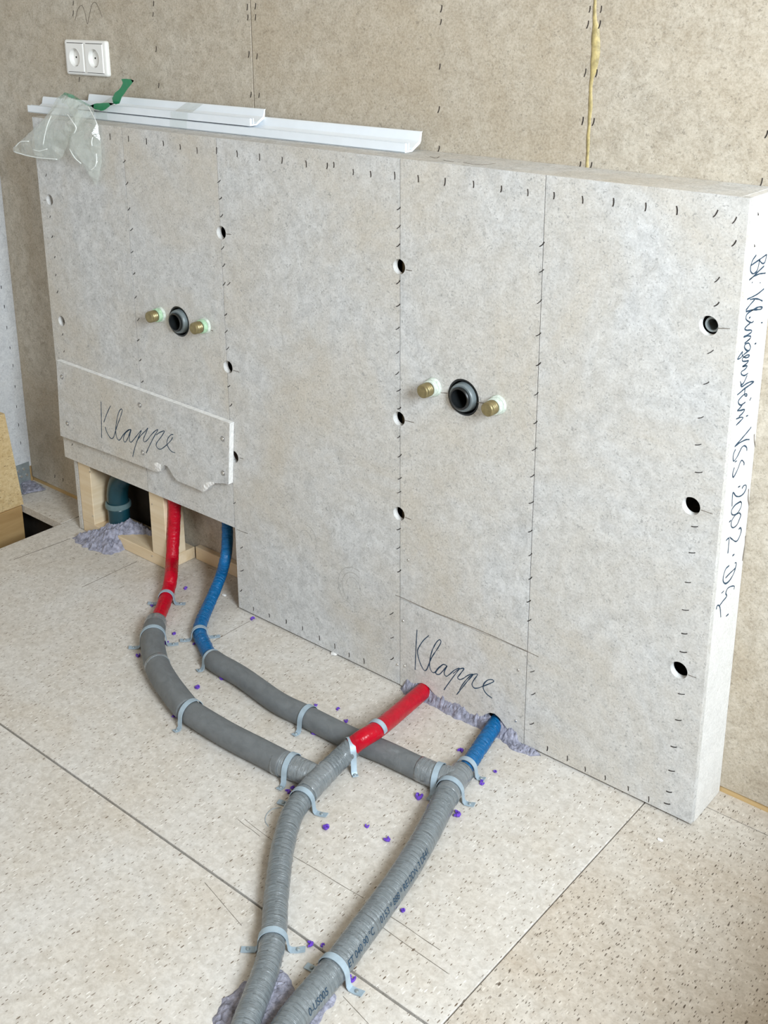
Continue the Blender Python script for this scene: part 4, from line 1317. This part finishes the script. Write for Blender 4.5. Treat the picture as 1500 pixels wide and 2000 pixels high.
MT['fold_highlight'] = plain_mat('painted_fold_highlight', (0.86, 0.90, 0.88), 0.2, 0, 0.05, 50, 0.6)  # white tubes paint highlights along the bag's folds and hems
def ybag(b): return -0.030 if b > 238 else 0.026 - 0.056 * (b - 181) / 57.0
for k, pts in enumerate([[(172, 207), (180, 222), (187, 236), (192, 249)], [(84, 284), (88, 262), (93, 243), (100, 226)], [(27, 296), (50, 303), (76, 308), (111, 311)], [(64, 292), (76, 295), (92, 291)],
                         [(186, 327), (189, 312), (188, 300)], [(176, 333), (185, 326), (190, 315)], [(131, 222), (142, 238), (149, 250), (144, 262)], [(30, 287), (40, 277), (56, 276)], [(136, 291), (146, 308), (158, 319)], [(181, 268), (179, 277), (180, 285)]]):
    under(tube('fold_highlight', [F(a, b, ybag(b)) for a, b in pts], 0.0009, MT['fold_highlight'], None, 8, 0.006, 0.3, 90, k * 1.3), bag)
tail = [(221, 201), (219, 192), (224, 182), (235, 172), (240, 162), (237, 155), (247, 154), (255, 155), (262, 158), (256, 165), (246, 178), (238, 190), (233, 202), (226, 204)]
wing = [(176, 206), (190, 202), (212, 201), (224, 202), (216, 206), (206, 214), (197, 217), (186, 214)]
brow = [(114, 191), (127, 180), (142, 185), (165, 199), (180, 207), (176, 209), (160, 202), (146, 195), (128, 187), (118, 194)]
under(pillow('green_strip', tail, lambda a, b: 0.052, 0.004, 0.008, 0.004, 2.2, 'green', True), bag)
under(pillow('green_strip', wing, lambda a, b: 0.040, 0.005, 0.008, 0.003, 3.2, 'green', True), bag)
under(pillow('green_strip', brow, lambda a, b: 0.034, 0.003, 0.008, 0.002, 4.2, 'film_green', True), bag)

# ------------------------------------------------------------------ purple plastic crumbs
def crumb_mesh(seed):
    rnd = random.Random(seed)
    n, m = 14, 6
    R, r = 0.0032, 0.0021
    v, f = [], []
    arc = 2 * PI * rnd.uniform(0.62, 0.9)
    for i in range(n + 1):
        a = arc * i / n
        rr = r * (0.6 + 0.4 * math.sin(PI * i / n)) * rnd.uniform(0.8, 1.25)
        Rr = R * rnd.uniform(0.85, 1.15)
        for k in range(m):
            b = 2 * PI * k / m
            v.append(((Rr + rr * math.cos(b)) * math.cos(a), (Rr + rr * math.cos(b)) * math.sin(a), rr * 1.3 * math.sin(b) + 0.0018 + 0.001 * math.sin(a * 1.7)))
    for i in range(n):
        for k in range(m):
            k2 = (k + 1) % m
            f.append((i * m + k, i * m + k2, (i + 1) * m + k2, (i + 1) * m + k))
    f += [tuple(reversed(range(m))), tuple(range(n * m, n * m + m))]
    me = bpy.data.meshes.new('purple_crumb')
    me.from_pydata(v, [], f)
    me.materials.append(MT['purple'])
    return me
CM = [crumb_mesh(s) for s in (1, 2, 3)]
crumbs = [(364, 1150, 1.0), (340, 1239, 0.9), (325, 1256, 1.1), (380, 1259, 0.8), (270, 1281, 1.0), (494, 1210, 1.1), (434, 1325, 1.1), (386, 1344, 1.1), (341, 1401, 1.1), (661, 1386, 0.8), (676, 1409, 0.8),
          (573, 1406, 1.0), (613, 1433, 1.1), (572, 1540, 0.8), (562, 1548, 1.1), (567, 1564, 0.7), (637, 1618, 1.2), (717, 1614, 0.8), (755, 1640, 1.2), (819, 1557, 1.4), (891, 1592, 1.5), (943, 1530, 1.1),
          (967, 1508, 0.7), (899, 1468, 1.2), (604, 1846, 1.2), (787, 1780, 0.8), (688, 1912, 1.2), (297, 1183, 0.8), (617, 1378, 0.7), (631, 1848, 0.7)]
crumb_labels = [
    'purple plastic curl by the right tab of the topmost red pipe strap', 'purple plastic curl between the left red and blue bends, farther from the wall opening',
    'purple plastic curl touching the right side of the upper curved insulation', 'purple plastic curl left of the blue bend below its strap',
    'purple plastic curl to the left of the curved insulation', 'lone purple plastic curl near the wall foot right of the blue pipe',
    'purple plastic curl just below the start of the straight cold insulation', 'purple plastic curl alone between the two bends of grey insulation',
    'purple plastic curl left of the strap joining curved and straight insulation', 'purple plastic curl on the bare floor above the cold pipe near the red crossing',
    'purple plastic curl close to the upper edge of the cold pipe before the crossing', 'purple plastic curl left of the strap halfway along the cold pipe',
    'purple plastic curl below the cold pipe between strap and crossing', 'dark purple curl in the shade under the hot tee, upper of two',
    'dark purple curl in the shade under the hot tee, lower of two', 'tiny purple curl beside the left tab of the strap below the hot tee',
    'purple plastic curl on open floor right of the hot pipe strap below the tee', 'thin purple shaving midway between the two silver pipes',
    'purple plastic curl between the silver pipes close to the printed one', 'large purple curl at the foot of the strap before the cold tee',
    'large purple curl at the right edge of the cold pipe below its tee', 'purple plastic curl beside the strap tab on the blue jacket at the cold tee',
    'faint small purple curl on the floor right of the short blue jacket', 'purple plastic curl between the red and blue jackets below the mortar',
    'purple plastic curl on the dark floor joint between the silver pipes', 'small purple curl right of the printed pipe on open floor',
    'purple plastic curl beside the strap near the printed lettering', 'dark purple curl left of the topmost red pipe strap',
    'tiny purple curl above the strap halfway along the cold pipe', 'dark purple crumb left of the printed pipe at the floor joint']
for i, (a, b, k) in enumerate(crumbs):
    o = bpy.data.objects.new('purple_crumb', CM[i % 3])
    COL.objects.link(o)
    o.location = G(a, b, 0.0008)
    o.rotation_euler = (0, 0, random.uniform(0, 6.28))
    o.scale = (k, k, k)
    tag(o, crumb_labels[i], 'plastic crumb', 'purple plastic crumbs on the floor')

# ------------------------------------------------------------------ small marks and debris
for pts in ([(1473, 848), (1473, 858), (1474, 868), (1476, 880)], [(1462, 955), (1461, 975), (1463, 990), (1462, 1010), (1466, 1022)], [(1456, 1046), (1455, 1062), (1452, 1080), (1450, 1095)]):
    ribbon_strokes('torn_edge', [[U(a, b, 'x', WID) for a, b in pts]], 0.0034, (1, 0, 0), MT['pencil'], side, 0.0004)
for pts in ([(905, 318), (925, 321), (945, 322), (968, 319)], [(866, 313), (876, 315), (886, 316)], [(840, 306), (852, 309), (858, 306)]):
    ribbon_strokes('pencil_scribble', [[G(a, b, HGT) for a, b in pts]], 0.0016, (0, 0, 1), MT['pencil'], hw, 0.0004)
# faint rubbed rings on the large board
MT['rub'] = plain_mat('rubbed_grey_mark', (0.40, 0.39, 0.37), 0.8, 0, 0.2, 60, 0.1)
def ring(cx, cy, rx, rz, a0, a1):
    c = F(cx, cy)
    return [Vector((c.x + rx * math.cos(a0 + (a1 - a0) * k / 9), 0, c.z + rz * math.sin(a0 + (a1 - a0) * k / 9))) for k in range(10)]
for (cx, cy, rx, rz, a0, a1) in [(690, 1152, 0.020, 0.027, 0.3, 2.9), (690, 1152, 0.030, 0.038, 1.0, 3.6), (692, 1150, 0.043, 0.046, 1.2, 4.0), (690, 1155, 0.026, 0.034, 3.3, 4.6), (597, 1055, 0.018, 0.022, 0.2, 2.6), (600, 1052, 0.026, 0.030, -0.6, 1.6)]:
    ribbon_strokes('rubbed_ring', [ring(cx, cy, rx, rz, a0, a1)], 0.0016, (0, -1, 0), MT['rub'], hw, 0.0002)

dust = [G(*p) for p in [(40, 944), (58, 938), (76, 948), (90, 957), (76, 961), (60, 964), (45, 968)]]
tag(lump('dust_heap', [(p.x, p.y) for p in dust], 0.006, MT['mortar'], None, 0.004, 0.0028, 0.008, 90, 0.003), 'bluish grey dust lying on the corner plank below the bracket', 'dust')

def chip(px, py, k, label):
    p = G(px, py, 0)
    bm = bmesh.new()
    bmesh.ops.create_icosphere(bm, subdivisions=1, radius=0.005 * k)
    for v in bm.verts:
        v.co = Vector((v.co.x * 1.5, v.co.y * 0.9, v.co.z * 0.5)) * (1 + 0.5 * noise.noise(v.co * 400 + Vector((px, 0, 0))))
    z0 = min(v.co.z for v in bm.verts)
    for v in bm.verts: v.co.z -= z0
    me = bpy.data.meshes.new('gypsum_chip')
    bm.to_mesh(me); bm.free()
    o = link('gypsum_chip', me, MT['chalk'])
    o.location = (p.x, p.y, 0.0002)
    tag(o, label, 'chip', 'white gypsum chips on the floor')
chip(652, 1279, 1.2, 'white gypsum chip at the foot of the wall above the cold pipe')
chip(1289, 1641, 0.8, 'small white gypsum chip on the floor before the wall corner')
chip(438, 1164, 0.9, 'small white gypsum chip beside the left blue jacket')

th = pts_z([(549, 1577, 0.001), (532, 1580, 0.0015), (521, 1590, 0.001), (518, 1603, 0.001), (524, 1614, 0.0012)])
tag(tube('loose_thread', th, 0.0005, MT['strap'], None, 6, 0.004), 'thin pale blue thread curling beside the strap below the hot tee', 'thread')

# box added unseen at the right to cast shade into the floor corner
cb = empty('shadow_blocker', (2.40, -0.33, 0))
tag(cb, 'added box-shaped shadow blocker out of view right of the wall end', 'box')
MT['blocker'] = plain_mat('blocker_brown', (0.40, 0.27, 0.15), 0.85, 0, 0.1, 20, 0.2)
under(box('body', 2.21, 2.56, -0.66, -0.06, 0.001, 0.40, MT['blocker'], None, 0.003, 1), cb)
under(box('flap', 2.21, 2.383, -0.66, -0.06, 0.4005, 0.4045, MT['blocker']), cb)
under(box('flap', 2.387, 2.56, -0.66, -0.06, 0.4005, 0.4045, MT['blocker']), cb)
